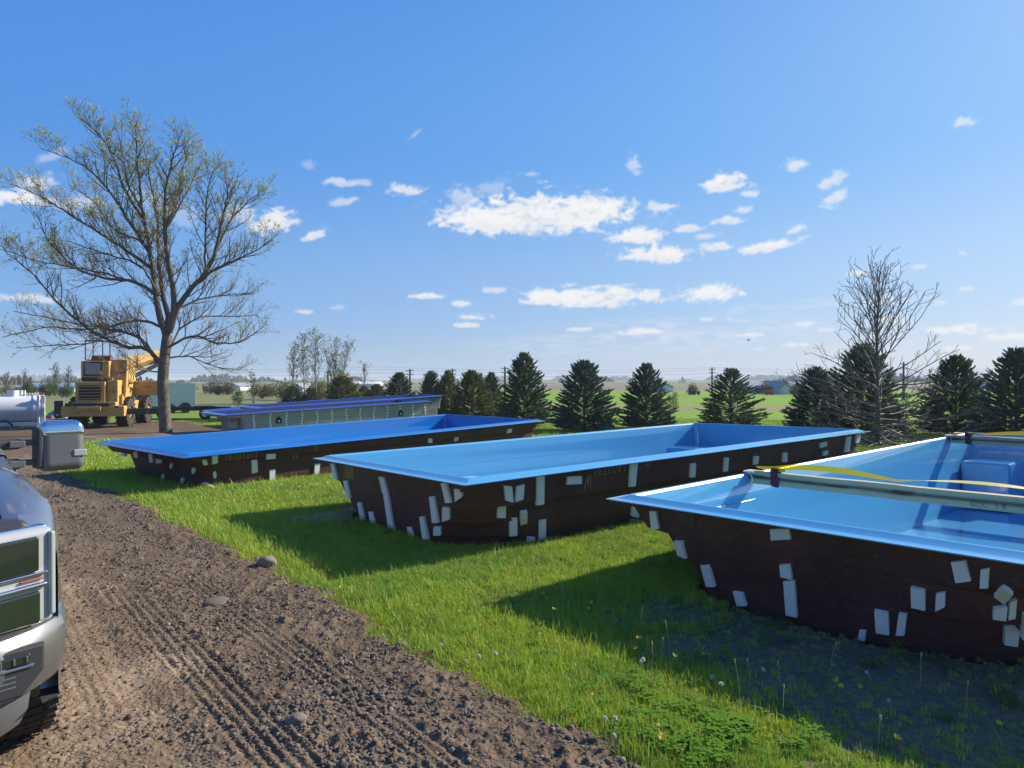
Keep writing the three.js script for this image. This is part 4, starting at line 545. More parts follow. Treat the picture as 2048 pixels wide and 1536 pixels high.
{
  const rear = onGround(187, 858), fw = V(-0.216, 0, -0.976), c = rear.clone().addScaledVector(fw, 2.5); c.y = land(c.x, -c.z);
  const o = thing('crane', 'yellow rough-terrain crane with boom raised behind the big tree', 'crane', c, Math.atan2(0.216, 0.976));
  part(o, 'chassis', B(2.0, 0.5, 5.0), M.cat, [0, 1.08, 0]); part(o, 'rear_bumper', B(2.85, 0.52, 0.5, 0.05), M.cat, [0, 0.88, 2.35]); part(o, 'bumper_rail', B(2.0, 0.18, 0.3), M.steel, [-0.25, 1.2, 2.45]); part(o, 'bumper_rail', B(1.1, 0.2, 0.2), M.cat, [-0.15, 1.02, 2.66]);
  for (const x of [-0.9, 0.2, 1.1]) part(o, 'tail_lamp', B(0.18, 0.12, 0.06), x > 0.5 ? M.rust : M.cat, [x, 1.1, 2.63]);
  const eng = part(o, 'engine_cover', B(1.36, 1.12, 1.7, 0.05), M.cat, [-0.2, 1.78, 1.5]); part(eng, 'grill_opening', B(1.0, 0.72, 0.06, 0.01), M.black, [0, 0.02, 0.84]);
  for (let k = 0; k < 5; k++) part(eng, 'slat', B(1.0, 0.035, 0.06, 0.01), M.cat, [0, -0.28 + k * 0.15, 0.89]);
  const sideP = part(o, 'side_panel', B(0.5, 1.35, 1.8, 0.04), M.cat, [0.75, 1.75, 1.25]); part(sideP, 'side_opening', B(0.04, 0.66, 0.42, 0.01), M.black, [0.245, 0.1, 0.1]); part(o, 'side_step', prism([[0, 0], [1.3, 0], [0, 0.7]], 0.08, 0.01), M.cat, [1.05, 1.0, 1.9], [0, Math.PI / 2, 0]);
  part(o, 'turntable', cyl(0.85, 0.9, 0.3, 28), M.steel, [0.1, 1.4, -0.2]);
  const cab = part(o, 'cab', B(1.3, 0.95, 1.5, 0.05), M.cat, [-0.2, 2.92, 0.9]); part(cab, 'window', B(0.72, 0.58, 0.04, 0.01), M.glassDark, [-0.1, 0.08, 0.745]); part(cab, 'window_frame', B(0.86, 0.72, 0.03, 0.01), M.black, [-0.1, 0.08, 0.737]);
  part(o, 'engine_bay', B(1.1, 0.3, 1.3), M.black, [-0.2, 2.4, 1.2]); const ex = cyl(0.13, 0.13, 0.7, 16); ex.rotateZ(Math.PI / 2); part(o, 'muffler', ex, M.rust, [0.3, 2.45, 1.75]);
  part(o, 'superstructure', prism([[-0.9, 0], [0.9, 0], [0.75, 1.3], [0.2, 1.9], [-0.6, 1.9]], 0.7, 0.03), M.cat, [0.45, 1.55, 0.6], [0, Math.PI / 2, 0]);
  part(o, 'counterweight', B(1.5, 0.76, 0.9, 0.05), M.cat, [1.75, 2.0, -0.3]); part(o, 'counterweight_plate', B(0.05, 0.45, 0.34, 0.01), M.white, [2.51, 2.02, -0.3]); part(o, 'beacon', cyl(0.09, 0.09, 0.14, 12), M.cat, [2.35, 2.6, -0.4]);
  const bp = V(0.4, 3.05, 0.5), bt = V(1.75, 3.72, -1.9), bd = bt.clone().sub(bp), bl = bd.length(), boom = new THREE.Group(); boom.name = 'boom'; boom.position.copy(bp); boom.lookAt(bp.clone().add(bd).add(o.position)); o.add(boom); boom.quaternion.setFromUnitVectors(V(0, 0, 1), bd.clone().normalize());
  part(boom, 'boom_section', B(0.62, 0.66, bl * 0.62), M.cat, [0, 0, bl * 0.27]); part(boom, 'boom_section', B(0.48, 0.50, bl * 0.5), M.cat, [0, 0, bl * 0.74]); part(boom, 'boom_head', B(0.5, 0.8, 0.5), M.cat, [0, -0.1, bl * 1.0]); part(boom, 'boom_plate', B(0.63, 0.2, 0.5, 0.005), M.white, [0.005, 0.1, bl * 0.32]);
  const cy = cyl(0.11, 0.11, 2.6, 14); part(o, 'lift_cylinder', cy, M.steel, [1.2, 2.75, -0.6], [-0.9, 0, -0.75]);
  const cg = []; const bar = (a, b) => { const t = new THREE.TubeGeometry(new THREE.LineCurve3(V(...a), V(...b)), 1, 0.028, 6); cg.push(t); };
  const X0 = -0.75, X1 = 0.05, Z0 = 1.3, Z1 = 0.2, Y0 = 3.45, Y1 = 4.45; for (const [x, z] of [[X0, Z0], [X1, Z0], [X0, Z1], [X1, Z1]]) bar([x, Y0, z], [x, Y1, z]); for (const y of [Y0, Y1]) { bar([X0, y, Z0], [X1, y, Z0]); bar([X1, y, Z0], [X1, y, Z1]); bar([X1, y, Z1], [X0, y, Z1]); bar([X0, y, Z1], [X0, y, Z0]); }
  part(o, 'cage_frame', mergeGeometries(cg), M.steel); part(o, 'winch_drum', (() => { const d = cyl(0.2, 0.2, 0.9, 18); d.rotateZ(Math.PI / 2); return d; })(), M.rust, [-0.2, 3.52, 0.6]);
  for (const [x, z] of [[1.08, 1.2], [1.08, -2.0], [-1.08, 1.2], [-1.08, -2.0]]) lugWheel(0.78, 0.55, o, [x, 0.78, z], M.cat);
  part(o, 'outrigger_beam', B(2.6, 0.3, 0.26), M.steel, [1.9, 0.85, 2.05]); part(o, 'outrigger_leg', B(0.26, 1.05, 0.26), M.steel, [3.1, 0.66, 2.0]); part(o, 'outrigger_leg', B(0.32, 0.86, 0.26), M.steel, [-1.62, 0.98, 2.3]); part(o, 'outrigger_label', B(0.12, 0.05, 0.01, 0.002), M.white, [-1.62, 0.72, 2.435]); part(o, 'outrigger_label', B(0.1, 0.06, 0.01, 0.002), M.cat, [2.4, 0.85, 2.19]);
  for (let k = 0; k < 4; k++) part(o, 'hose', tube([V(0.9 + k * 0.1, 3.3, 0.9), V(1.3 + k * 0.12, 2.6 - k * 0.1, 1.0), V(1.1, 2.2, 0.9), V(1.2 + k * 0.1, 1.8, 0.7)], 0.022, 16, 5), M.black);
}
const mats3 = [mat([0.30, 0.29, 0.28], 0.95), mat([0.42, 0.40, 0.37], 0.95)];
// ───────────────────────── tank, trailers, rubble in the yard ─────────────────────────
{
  const b = onGround(40, 852), o = thing('storage_tank', 'white steel tank lying on skids at the edge of the yard', 'tank', b, 0.6), D = -b.z, k = D / 1420, r = 28 * k; M.tank = mat([0.66, 0.67, 0.69], 0.32, { clearcoat: 0.4 });
  const body = cyl(r, r, 5.2, 40); body.rotateZ(Math.PI / 2); body.scale(1, 1, 1.1); const y = r + 0.12; part(o, 'tank_shell', body, M.tank, [-1.75, y, 0]);
  for (const x of [0.62, 0.86, 1.02]) { const f = cyl(r * 1.06, r * 1.06, 0.08, 40); f.rotateZ(Math.PI / 2); f.scale(1, 1, 1.1); part(o, 'end_ring', f, M.white, [x, y, 0]); }
  part(o, 'end_plate', B(0.2, r * 2.1, 0.16), M.white, [1.0, y, r * 0.95]); part(o, 'end_plate', B(0.12, r * 2.1, 0.12), M.white, [0.8, y, r * 1.02]);
  for (const [x, w] of [[-0.3, 0.55], [0.05, 0.2], [0.2, 0.12], [-2.2, 0.5]]) part(o, 'hatch', cyl(w / 2, w / 2, 0.36, 18), M.white, [x, y + r + 0.1, 0]); for (let q = 0; q < 7; q++) part(o, 'valve', cyl(0.04, 0.05, 0.18, 8), q > 4 ? M.red : M.white, [0.3 + q * 0.12, y + r + 0.05, 0.1]);
  part(o, 'skid', B(5.4, 0.22, 0.2), M.white, [-1.7, 0.12, r * 0.85]); part(o, 'skid', B(5.4, 0.22, 0.2), M.white, [-1.7, 0.12, -r * 0.85]); part(o, 'hose', tube([V(-2.5, 0.1, r + 0.3), V(-1.4, 0.25, r + 0.5), V(-0.6, 0.35, r + 0.4), V(-0.3, 0.1, r + 0.5)], 0.05, 24, 8), M.black);
}
{
  const b = onGround(371, 826), o = thing('cargo_trailer', 'grey enclosed cargo trailer parked behind the big tree', 'trailer', b, 0.5), k = -b.z / 1420; M.trailer = mat([0.60, 0.575, 0.56], 0.55); const H = 54 * k, L = 118 * k;
  part(o, 'box', prism([[0, 0], [L, 0], [L, H * 0.95], [0, H]], 2.1, 0.02), M.trailer, [-L + 0.7, 0.28, -2.1]);
  part(o, 'top_trim', B(L, 0.05, 0.04, 0.01), M.white, [-L / 2 + 0.7, H * 1.0 + 0.25, 0.03], [0, 0, -0.05 * H / L]); part(o, 'corner_post', B(0.06, H * 0.95, 0.05, 0.01), M.white, [0.69, 0.28 + H * 0.47, 0.03]); part(o, 'bottom_trim', B(L, 0.1, 0.05, 0.01), M.white, [-L / 2 + 0.7, 0.3, 0.03]);
  const w = new THREE.Group(); w.name = 'wheel'; w.position.set(0.0, 0.33, 0.08); o.add(w); const t = new THREE.TorusGeometry(0.25, 0.1, 10, 28); part(w, 'tyre', t, M.tyre); const r = cyl(0.18, 0.18, 0.12, 20); r.rotateX(Math.PI / 2); part(w, 'rim', r, M.white); const w2 = w.clone(); w2.position.x = -1.0; o.add(w2);
  part(o, 'fender', new THREE.TorusGeometry(0.42, 0.05, 6, 20, Math.PI), M.black, [0, 0.33, 0.12]);
}
{
  const b = onGround(400, 839), o = thing('flatbed_trailer', 'low black flatbed trailer with spoked wheels beside the beige shells', 'trailer', b, 0.06);
  part(o, 'deck', B(5.0, 0.16, 2.1), M.steel, [-0.6, 0.62, -1.1]); part(o, 'side_rail', B(5.0, 0.12, 0.06), M.steel, [-0.6, 0.75, 0.0]); for (let q = 0; q < 6; q++) part(o, 'reflector', B(0.12, 0.04, 0.02, 0.005), M.red, [-2.6 + q * 0.8, 0.63, -0.04]);
  for (const x of [0.35, -2.2]) { const w = new THREE.Group(); w.name = 'wheel'; w.position.set(x, 0.36, 0.08); o.add(w); part(w, 'tyre', new THREE.TorusGeometry(0.27, 0.115, 10, 28), M.tyre); for (let q = 0; q < 6; q++) part(w, 'spoke', B(0.07, 0.4, 0.05, 0.01), M.white, [0, 0, 0.05], [0, 0, q * Math.PI / 6]); part(w, 'rim', new THREE.TorusGeometry(0.2, 0.03, 6, 24), M.white); }
  part(o, 'fender', B(1.2, 0.06, 0.5), M.black, [0.35, 0.82, 0.05]); part(o, 'tongue', B(1.8, 0.12, 0.12), M.steel, [2.6, 0.6, -1.0]);
}
{ const b = onGround(98, 846), R = rng(8), o = thing('rubble_heap', 'grey heap of broken rubble between the tank and the crane', 'rubble', b); for (let k = 0; k < 90; k++) { const a = R() * 6.3, q = Math.sqrt(R()), h = (1 - q) * 0.75; const g = new THREE.IcosahedronGeometry(0.09 + 0.14 * R(), 0); g.scale(1, 0.6 + 0.5 * R(), 0.8); part(o, 'chunk', g, k % 3 ? mats3[0] : mats3[1], [Math.cos(a) * q * 1.1, h, Math.sin(a) * q * 0.8 - 1], [R() * 3, R() * 3, R() * 3]); } }
{ const b = onGround(105, 852), o = thing('lumber_rack', 'low red steel skid with pale boards beside the tank', 'skid', b); part(o, 'beam', B(2.2, 0.12, 0.12), M.red, [0, 0.3, -0.4]); part(o, 'board', B(2.4, 0.06, 0.25), M.white, [0, 0.1, 0]); part(o, 'foot', B(0.12, 0.3, 0.3), M.steel, [-0.9, 0.15, -0.3]); part(o, 'foot', B(0.12, 0.3, 0.3), M.steel, [0.9, 0.15, -0.3]); }

// ───────────────────────── far buildings, poles, wood line ─────────────────────────
M.siding = mat([0.55, 0.58, 0.60], 0.7); M.roofGrey = mat([0.24, 0.27, 0.30], 0.5); M.roofBlue = mat([0.22, 0.29, 0.40], 0.5); M.pole = mat([0.10, 0.085, 0.07], 0.9); M.brick = mat([0.26, 0.12, 0.09], 0.9);
function barn(px0, px1, yTop, yBase, label, roofM, wallM, { gable = false, doors = 2, name = 'farm_building', depth = 12 } = {}) {
  const a = onGround(px0, yBase), b = onGround(px1, yBase), w = b.x - a.x, H = (yBase - yTop) / 1420 * -a.z, c = a.clone().lerp(b, 0.5), o = thing(name, label, 'building', c);
  if (gable) { part(o, 'wall', prism([[-w / 2, 0], [w / 2, 0], [w / 2, H * 0.6], [0, H * 0.98], [-w / 2, H * 0.6]], depth), wallM, [0, 0, -depth]); for (const s of [-1, 1]) part(o, 'roof', new THREE.BoxGeometry(Math.hypot(w / 2 + 0.4, H * 0.4), 0.15, depth + 0.8), roofM, [s * w / 4, H * 0.8 + 0.1, -depth / 2], [0, 0, -s * Math.atan2(H * 0.4, w / 2)]); }
  else { part(o, 'wall', new THREE.BoxGeometry(w, H * 0.55, depth), wallM, [0, H * 0.275, -depth / 2]); const rf = prism([[-0.4, 0], [depth + 0.4, 0], [depth / 2, H * 0.47]], w + 0.6); part(o, 'roof', rf, roofM, [-w / 2 - 0.3, H * 0.55, 0.0], [0, Math.PI / 2, 0]).position.set(-w / 2 - 0.3, H * 0.55, 0.0); }
  for (let k = 0; k < doors; k++) part(o, 'door', new THREE.BoxGeometry(w * 0.1, H * 0.42, 0.1), M.white, [lerp(-w * 0.3, w * 0.34, doors > 1 ? k / (doors - 1) : 0.4), H * 0.21, 0.06]);
  return o;
}
barn(1503, 1605, 764, 788, 'long grey metal barn across the green field', M.roofGrey, M.siding, { doors: 3 }); barn(1562, 1580, 765, 789, 'grey gabled barn end beside the long metal barn', M.roofGrey, M.siding, { gable: true, doors: 1 }); barn(1322, 1346, 769, 784, 'small white gabled farmhouse behind the pointed spruce', M.roofGrey, M.white, { gable: true, doors: 1 });
barn(28, 150, 766, 784, 'long blue-roofed shed behind the tank', M.roofBlue, M.siding, { doors: 2 }); barn(700, 754, 763, 774, 'long low white poultry shed on the skyline', M.white, M.white, { doors: 0 }); barn(585, 606, 770, 788, 'small grey shed behind the poplars', M.roofGrey, M.siding, { gable: true, doors: 1 }); barn(460, 478, 769, 781, 'small pale house among the wood line', M.roofGrey, M.white, { gable: true, doors: 1 });
barn(1985, 2046, 752, 778, 'grey shed showing past the large dark spruce', M.roofGrey, M.siding, { doors: 1 });
{ const b = onGround(1365, 765.5), k = -b.z / 1420, o = thing('grain_elevator', 'distant grain elevator towers on the skyline', 'grain elevator', b); for (const [x, w, h] of [[-5, 3, 6], [-1, 2.4, 10], [2, 3, 8], [6, 2.6, 7]]) part(o, 'silo', cyl(w * k / 2, w * k / 2, h * k, 14), M.siding, [x * k, h * k / 2, 0]); part(o, 'head_house', new THREE.BoxGeometry(4 * k, 3 * k, 2 * k), M.siding, [0, 10 * k, 0]); }
{ // red tractor-trailer and parked white car by the barn
  const b = onGround(1537, 790), o = thing('farm_wagon', 'red farm wagon parked before the long metal barn', 'wagon', b); o.scale.setScalar(0.55); part(o, 'bed', B(2.6, 0.9, 1.8), M.red, [0, 0.95, 0]); for (const x of [-0.9, 0.9]) { const w = cyl(0.35, 0.35, 0.25, 14); w.rotateX(Math.PI / 2); part(o, 'wheel', w, M.tyre, [x, 0.35, 0.9]); }
}
const poleTops = [];
for (const [px, yt, yb, lab] of [[1424, 735, 793, 'tall power pole left of the open sparse spruce'], [820, 738, 800, 'power pole behind the dark spruce'], [905, 737, 800, 'power pole behind the narrow spruce'], [1010, 733, 800, 'power pole left of the tall pointed spruce'], [1807, 724, 800, 'power pole seen through the bare oak'], [656, 742, 795, 'short utility pole between the poplars']]) {
  const b = onGround(px, yb), h = (yb - yt) / 1420 * -b.z, o = thing('power_pole', lab, 'power pole', b, 0, 'power poles along the field'); part(o, 'pole', cyl(0.11, 0.16, h, 8), M.pole, [0, h / 2, 0]); for (const f of [0.82, 0.94]) { part(o, 'crossarm', B(1.0, 0.08, 0.08), M.pole, [0, h * f, 0.1]); for (const x of [-0.42, 0.42]) part(o, 'insulator', cyl(0.05, 0.06, 0.16, 6), M.siding, [x, h * f + 0.12, 0.1]); } poleTops.push([b, h]);
}
{ // sagging wires past the tall pole
  const b = poleTops[0][0], h = poleTops[0][1]; for (const f of [0.80, 0.92, 1.0, 0.66]) { const P = []; for (let k = 0; k <= 60; k++) { const x = lerp(-80, 120, k / 60), s = ((x % 50) + 50) % 50 / 50; P.push(V(b.x + x, b.y + h * f - 4 * s * (1 - s) * 0.5, b.z - x * 0.12)); } tag(top(new THREE.Mesh(tube(P, 0.011, 120, 4), M.pole), 'power_line'), 'thin sagging power line running past the tall pole', 'power line', 'power lines over the field'); }
}
{ // bird in the sky
  const p = atDepth(1497, 680, 70), o = thing('bird', 'small dark bird gliding in the sky above the barn', 'bird', p); const body = new THREE.SphereGeometry(0.07, 10, 8); body.scale(2.2, 0.8, 0.8); part(o, 'body', body, M.black); for (const s of [-1, 1]) part(o, 'wing', prism([[0, -0.05], [0.22, -0.03], [0.22 + 0.02, 0.02], [0, 0.07]], 0.012), M.black, [0, 0.02, 0], [-Math.PI / 2 + 0.2 * s, 0, s > 0 ? Math.PI / 2 : -Math.PI / 2]); part(o, 'tail', prism([[-0.02, 0], [-0.12, 0.04], [-0.12, -0.04]], 0.01), M.black, [-0.13, 0, 0], [-Math.PI / 2, 0, 0]);
}
// wood line: each bush or tree one can tell apart is a thing, the far belt is one mass
function bush(px, yt, yb, wpx, label, seed, c, bare = 0) { const b = onGround(px, yb), k = -b.z / 1420, H = (yb - yt) * k, W = wpx * k, R = rng(seed), o = thing(bare > 0.5 ? 'bare_bush' : 'bush', label, bare > 0.5 ? 'tree' : 'bush', b), tips = []; const w = new GB(); for (let q = 0; q < 26; q++) { const a = R() * 6.3, r = Math.sqrt(R()), tip = V(Math.cos(a) * r * W / 2, H * (0.45 + 0.55 * Math.sqrt(1 - r * r) * (0.7 + 0.4 * R())), Math.sin(a) * r * W / 2); addBranch(w, [V(0, 0, 0), tip.clone().multiplyScalar(0.5).add(V(0, 0.1 * H, 0)), tip], 0.05 * H / 4, 0.012 * H / 4, 4); for (let j = 0; j < 26; j++) tips.push([tip.clone().multiplyScalar(0.5 + 0.55 * R()).multiply(V(1, 0.15 + 0.9 * Math.sqrt(R()), 1)).add(V((R() - 0.5) * W * 0.24, (R() - 0.5) * H * 0.2, (R() - 0.5) * W * 0.24))]); } part(o, 'stems', w.geo(), M.twig); placeSprays(o, leafSpray(7, 0.05 * H, seed), leafM(c, 0.35), tips, () => 1 - bare, R, 1); return o; }
bush(98, 760, 793, 34, 'dense round green bush behind the tank', 51, [0.075, 0.125, 0.03]); bush(60, 761, 791, 22, 'pointed pale green bush behind the tank', 52, [0.11, 0.16, 0.045]); bush(20, 768, 790, 50, 'low pale hedge at the edge of the tank field', 53, [0.12, 0.15, 0.06]); bush(135, 768, 796, 30, 'green bush beside the crane cage', 54, [0.09, 0.14, 0.035]); bush(570, 758, 800, 70, 'brown-green thicket left of the poplars', 55, [0.13, 0.125, 0.055]); bush(640, 757, 802, 60, 'yellow-green thicket behind the poplar stems', 56, [0.17, 0.165, 0.055]); bush(690, 747, 800, 44, 'rusty budding bush behind the rounded spruce', 57, [0.26, 0.15, 0.06]); bush(525, 764, 798, 60, 'brownish thicket behind the sapling', 58, [0.13, 0.12, 0.06]);
for (const [px, yt, yb, label, sd, lf, kp] of [[110, 735, 792, 'spreading pale tree on the skyline left of the crane', 61, budM, 0.6], [48, 741, 786, 'bare tree on the skyline above the tank', 62, null, 0], [15, 744, 788, 'leafless tree at the end of the wood line', 63, null, 0], [135, 736, 790, 'thin bare tree just left of the crane', 64, budM, 0.2]]) farTree(px, yt, yb, label, sd, { spread: 0.55, stem: 0.2, limbs: 22, dens: [1.2, 1.4], len: 0.6, low: 0.25, leaf: lf, keep: kp });
for (const [px, yt, yb, sd] of [[420, 764, 788, 71], [436, 767, 790, 72], [355, 762, 786, 73], [380, 764, 787, 74], [455, 765, 790, 75], [330, 764, 787, 76]]) bush(px, yt, yb, 34, 'brown budding tree in the hedge across the ploughed field', sd, [0.12, 0.11, 0.055], 0.15).userData.group = 'hedge trees across the ploughed field';
for (const [px, yt, yb, sd, lab] of [[1385, 767, 790, 81, 'pale round budding tree in the far green field'], [1530, 763, 788, 82, 'pale slim budding tree before the long barn'], [1513, 772, 788, 83, 'small dark evergreen before the long barn'], [1590, 768, 792, 84, 'rounded pale tree at the barn end']]) bush(px, yt, yb, 22, lab, sd, sd === 83 ? [0.05, 0.075, 0.035] : [0.24, 0.22, 0.13]);
for (const px of [1380, 1388, 1397]) bush(px, 781, 790, 6, 'small dark clipped shrub in a short row in the far field', 90 + px, [0.03, 0.045, 0.02]).userData.group = 'clipped shrubs in the far field';
{ // far belts of woodland along the horizon, one mass
  const g = new GB(), R = rng(99); for (const [d0, hMin, hMax, a0, a1, step, seed] of [[420, 3, 6, -40, -14, 0.055, 3], [900, 5, 11, -44, 44, 0.05, 7], [2200, 12, 20, -46, 46, 0.05, 11]]) for (let a = a0; a < a1; a += step) { const f = fbm(a * 0.4 + seed, seed, 3); if (f < (d0 < 500 ? 0.30 : 0.40)) continue; const d = d0 * (1 + 0.12 * R()), x = d * Math.sin(a * Math.PI / 180), z = -d * Math.cos(a * Math.PI / 180), h = lerp(hMin * 0.4, hMax, R() * f + 0.3 * f) * sstep(d0 < 500 ? 0.28 : 0.38, 0.6, f), w = d * step * Math.PI / 180 * (1.1 + 1.2 * R()), y0 = -0.6 + (d > 500 ? 7 * sstep(400, 5000, d) * fbm(a * 0.05 + 3, 2.2, 3) : 0); const n = 7, c = g.v(x, y0 + h, z); const ring = []; for (let k = 0; k < n; k++) { const q = k / n * 6.283; ring.push([g.v(x + Math.cos(q) * w, y0 + h * (0.55 + 0.3 * R()), z + Math.sin(q) * w), g.v(x + Math.cos(q) * w * 0.9, y0 - 0.5, z + Math.sin(q) * w * 0.9)]); } for (let k = 0; k < n; k++) { const p = ring[k], q = ring[(k + 1) % n]; g.t(c, q[0], p[0]); g.q(p[0], q[0], q[1], p[1]); } }
  const m = top(new THREE.Mesh(g.geo(), mat([0.085, 0.09, 0.06], 1)), 'distant_woods'); tag(m, 'far belts of bare and budding woodland along the horizon', 'woods', null, 'stuff');
}

// ───────────────────────── pickup truck ─────────────────────────
{
  M.paint = mat([0.24, 0.243, 0.25], 0.38, { metalness: 0.75, clearcoat: 1, clearcoatRoughness: 0.04 }); M.chrome = mat([0.72, 0.73, 0.75], 0.1, { metalness: 1 }); M.plastic = mat([0.035, 0.037, 0.042], 0.6); M.satin = mat([0.10, 0.105, 0.115], 0.5); M.lens = mat([0.02, 0.028, 0.02], 0.08, { clearcoat: 1 }); M.amber = mat([0.28, 0.05, 0.02], 0.3); M.lampGlass = mat([0.36, 0.38, 0.40], 0.14, { clearcoat: 1 }); M.glass = mat([0.05, 0.06, 0.07], 0.03, { clearcoat: 1 });
  // local frame: +z = where it heads, +x = its side towards the pools, ground at y = 0, origin under the front axle
  const ax = V(-3.40, 0, -3.36); ax.y = land(ax.x, 3.34) + 0.04; const o = thing('pickup_truck', 'silver pickup truck with tow mirrors parked on the dirt drive', 'truck', ax, Math.atan2(0.69, 0.72));
  const shell = (secs, n) => {        // secs: rows of [x, y, z], lofted front to back
    const g = new GB(); secs.forEach((r, k) => r.forEach((p, i) => g.v(...p, i / r.length, k))); for (let k = 0; k < secs.length - 1; k++) for (let i = 0; i < n - 1; i++) { const a = k * n + i; g.q(a, a + 1, a + n + 1, a + n); } return toCreasedNormals(g.geo(), 0.6);
  };
  // hood: domed skin between the fender seams
  const hood = []; for (let k = 0; k <= 14; k++) { const t = k / 14, z = lerp(0.88, -0.62, t), y = 1.26 + 0.20 * Math.sin(Math.min(1, t * 1.25) * Math.PI / 2) - 0.05 * Math.pow(1 - t, 8); const row = []; for (let i = 0; i <= 20; i++) { const u = i / 20 * 2 - 1; row.push([u * lerp(0.70, 0.745, t), y + 0.035 * (1 - u * u) + 0.02 * sstep(0.55, 0.7, Math.abs(u)) * sstep(0.98, 0.8, Math.abs(u)) - 0.012 * Math.pow(Math.abs(u), 10), z - 0.09 * u * u * (1 - t)]); } hood.push(row); }
  { const f = hood[0].map(([x, y, z]) => [x, y - 0.045, z + 0.012]); hood.unshift(f); const f2 = hood[0].map(([x, y, z]) => [x, y - 0.03, z - 0.02]); hood.unshift(f2); }
  part(o, 'hood', shell(hood, 21), M.paint);
  const sideBar = (s) => {          // fender: from the hood seam over the shoulder and down the flank, wheel arch cut
    const rows = []; for (let k = 0; k <= 26; k++) {
      const t = k / 26, z = lerp(0.80, -0.86, t), yh = 1.26 + 0.20 * Math.sin(Math.min(1, (0.88 - z) / 1.5 * 1.25) * Math.PI / 2) - 0.012, xi = lerp(0.708, 0.75, t), fl = lerp(0.93, 1.0, sstep(0.0, 0.3, t)) - 0.0, dz = Math.abs(z), arch = dz < 0.56 ? 0.42 + Math.sqrt(Math.max(0, 0.56 * 0.56 - z * z)) * 0.98 : 0.42; const low = Math.max(0.42, arch); const row = [];
      const P = [[xi, yh], [xi + 0.06, yh + 0.012], [fl - 0.10, yh - 0.02], [fl - 0.035, yh - 0.07], [fl - 0.005, yh - 0.16], [fl, yh - 0.26], [fl, lerp(yh - 0.26, low, 0.5)], [fl + 0.012 * sstep(0.7, 0.45, dz), low + 0.05], [fl + 0.02 * sstep(0.7, 0.45, dz), low], [fl - 0.08, low]]; for (const [x, y] of P) row.push([s * x, Math.max(y, low), z - (x > 0.85 && t < 0.12 ? 0.10 * (x - 0.85) / 0.1 * (1 - t / 0.12) : 0)]); rows.push(row);
    } part(o, 'fender', shell(rows, 10), M.paint);
  }; sideBar(1); sideBar(-1);
  // radiator face and grille
  part(o, 'radiator_panel', B(1.62, 0.74, 0.5, 0.05), M.plastic, [0, 0.93, 0.56]);
  part(o, 'grille', B(1.02, 0.46, 0.06, 0.04), M.plastic, [0, 0.98, 0.92]); for (const y of [0.86, 0.98, 1.1]) part(o, 'grille_bar', B(1.0, 0.055, 0.07, 0.02), M.chrome, [0, y, 0.945]);
  for (const s of [1, -1]) {
    const tr = (x, y, z, r) => [s * x, y, z];
    const yaw = s * 0.42;
    const hl = new THREE.Group(); hl.name = 'headlight'; hl.position.set(s * 0.70, 1.03, 0.815); hl.rotation.y = yaw; o.add(hl);
    part(hl, 'housing', rbox(0.40, 0.46, 0.16, 0.035, 3), M.lampGlass, [0, 0, -0.02]); part(hl, 'upper_lens', rbox(0.29, 0.165, 0.03, 0.012), M.lens, [-s * 0.035, 0.115, 0.066]); part(hl, 'lower_lens', rbox(0.31, 0.15, 0.03, 0.012), M.lens, [-s * 0.04, -0.135, 0.066]);
    part(hl, 'chrome_bar', rbox(0.34, 0.026, 0.04, 0.012), M.chrome, [-s * 0.02, -0.035, 0.062]); part(hl, 'chrome_bar', rbox(0.34, 0.014, 0.04, 0.006), M.chrome, [-s * 0.02, 0.022, 0.06]); part(hl, 'amber_strip', rbox(0.11, 0.008, 0.012, 0.003), M.amber, [s * 0.08, -0.004, 0.068]); part(hl, 'side_marker', rbox(0.03, 0.40, 0.05, 0.012), M.lampGlass, [s * 0.175, 0.01, 0.055]);
    // clamp-shaped grille surround
    part(o, 'grille_surround', new THREE.TorusGeometry(0.17, 0.035, 8, 24, Math.PI), M.chrome, [s * 0.45, 0.98, 0.93], [0, 0, -s * Math.PI / 2]);
    part(o, 'hood_trim', rbox(0.36, 0.03, 0.06, 0.012), M.chrome, [s * 0.70, 1.255, 0.815], [0, yaw, 0]);
  }
  // bumper: plan profile swept up in rows
  const plan = []; for (let i = 0; i <= 40; i++) { const u = i / 20 - 1, a = Math.abs(u); plan.push([u * 1.0 * (a > 0.999 ? 1 : 1), a < 0.55 ? 0.99 - 0.03 * a : 0.9735 - 1.02 * Math.pow((a - 0.55) / 0.45, 2.0) * 0.36 - (a > 0.97 ? 0.16 : 0)]); }
  const rowsB = [[0.80, -0.10], [0.815, -0.05], [0.80, 0.0], [0.76, 0.028], [0.70, 0.035], [0.62, 0.03], [0.56, 0.02], [0.52, -0.005], [0.505, -0.05]].map(([y, d]) => plan.map(([x, z]) => [x * (1 + d * 0.35), y + 0.0 * z, z + d]));
  part(o, 'bumper', shell(rowsB, 41), M.paint);
  const rowsV = [[0.52, -0.03], [0.50, -0.02], [0.40, -0.04], [0.31, -0.10], [0.30, -0.13]].map(([y, d]) => plan.slice(3, 38).map(([x, z]) => [x * (0.96 + d * 0.5), y, z + d - 0.02])); part(o, 'lower_valance', shell(rowsV, 35), M.satin);
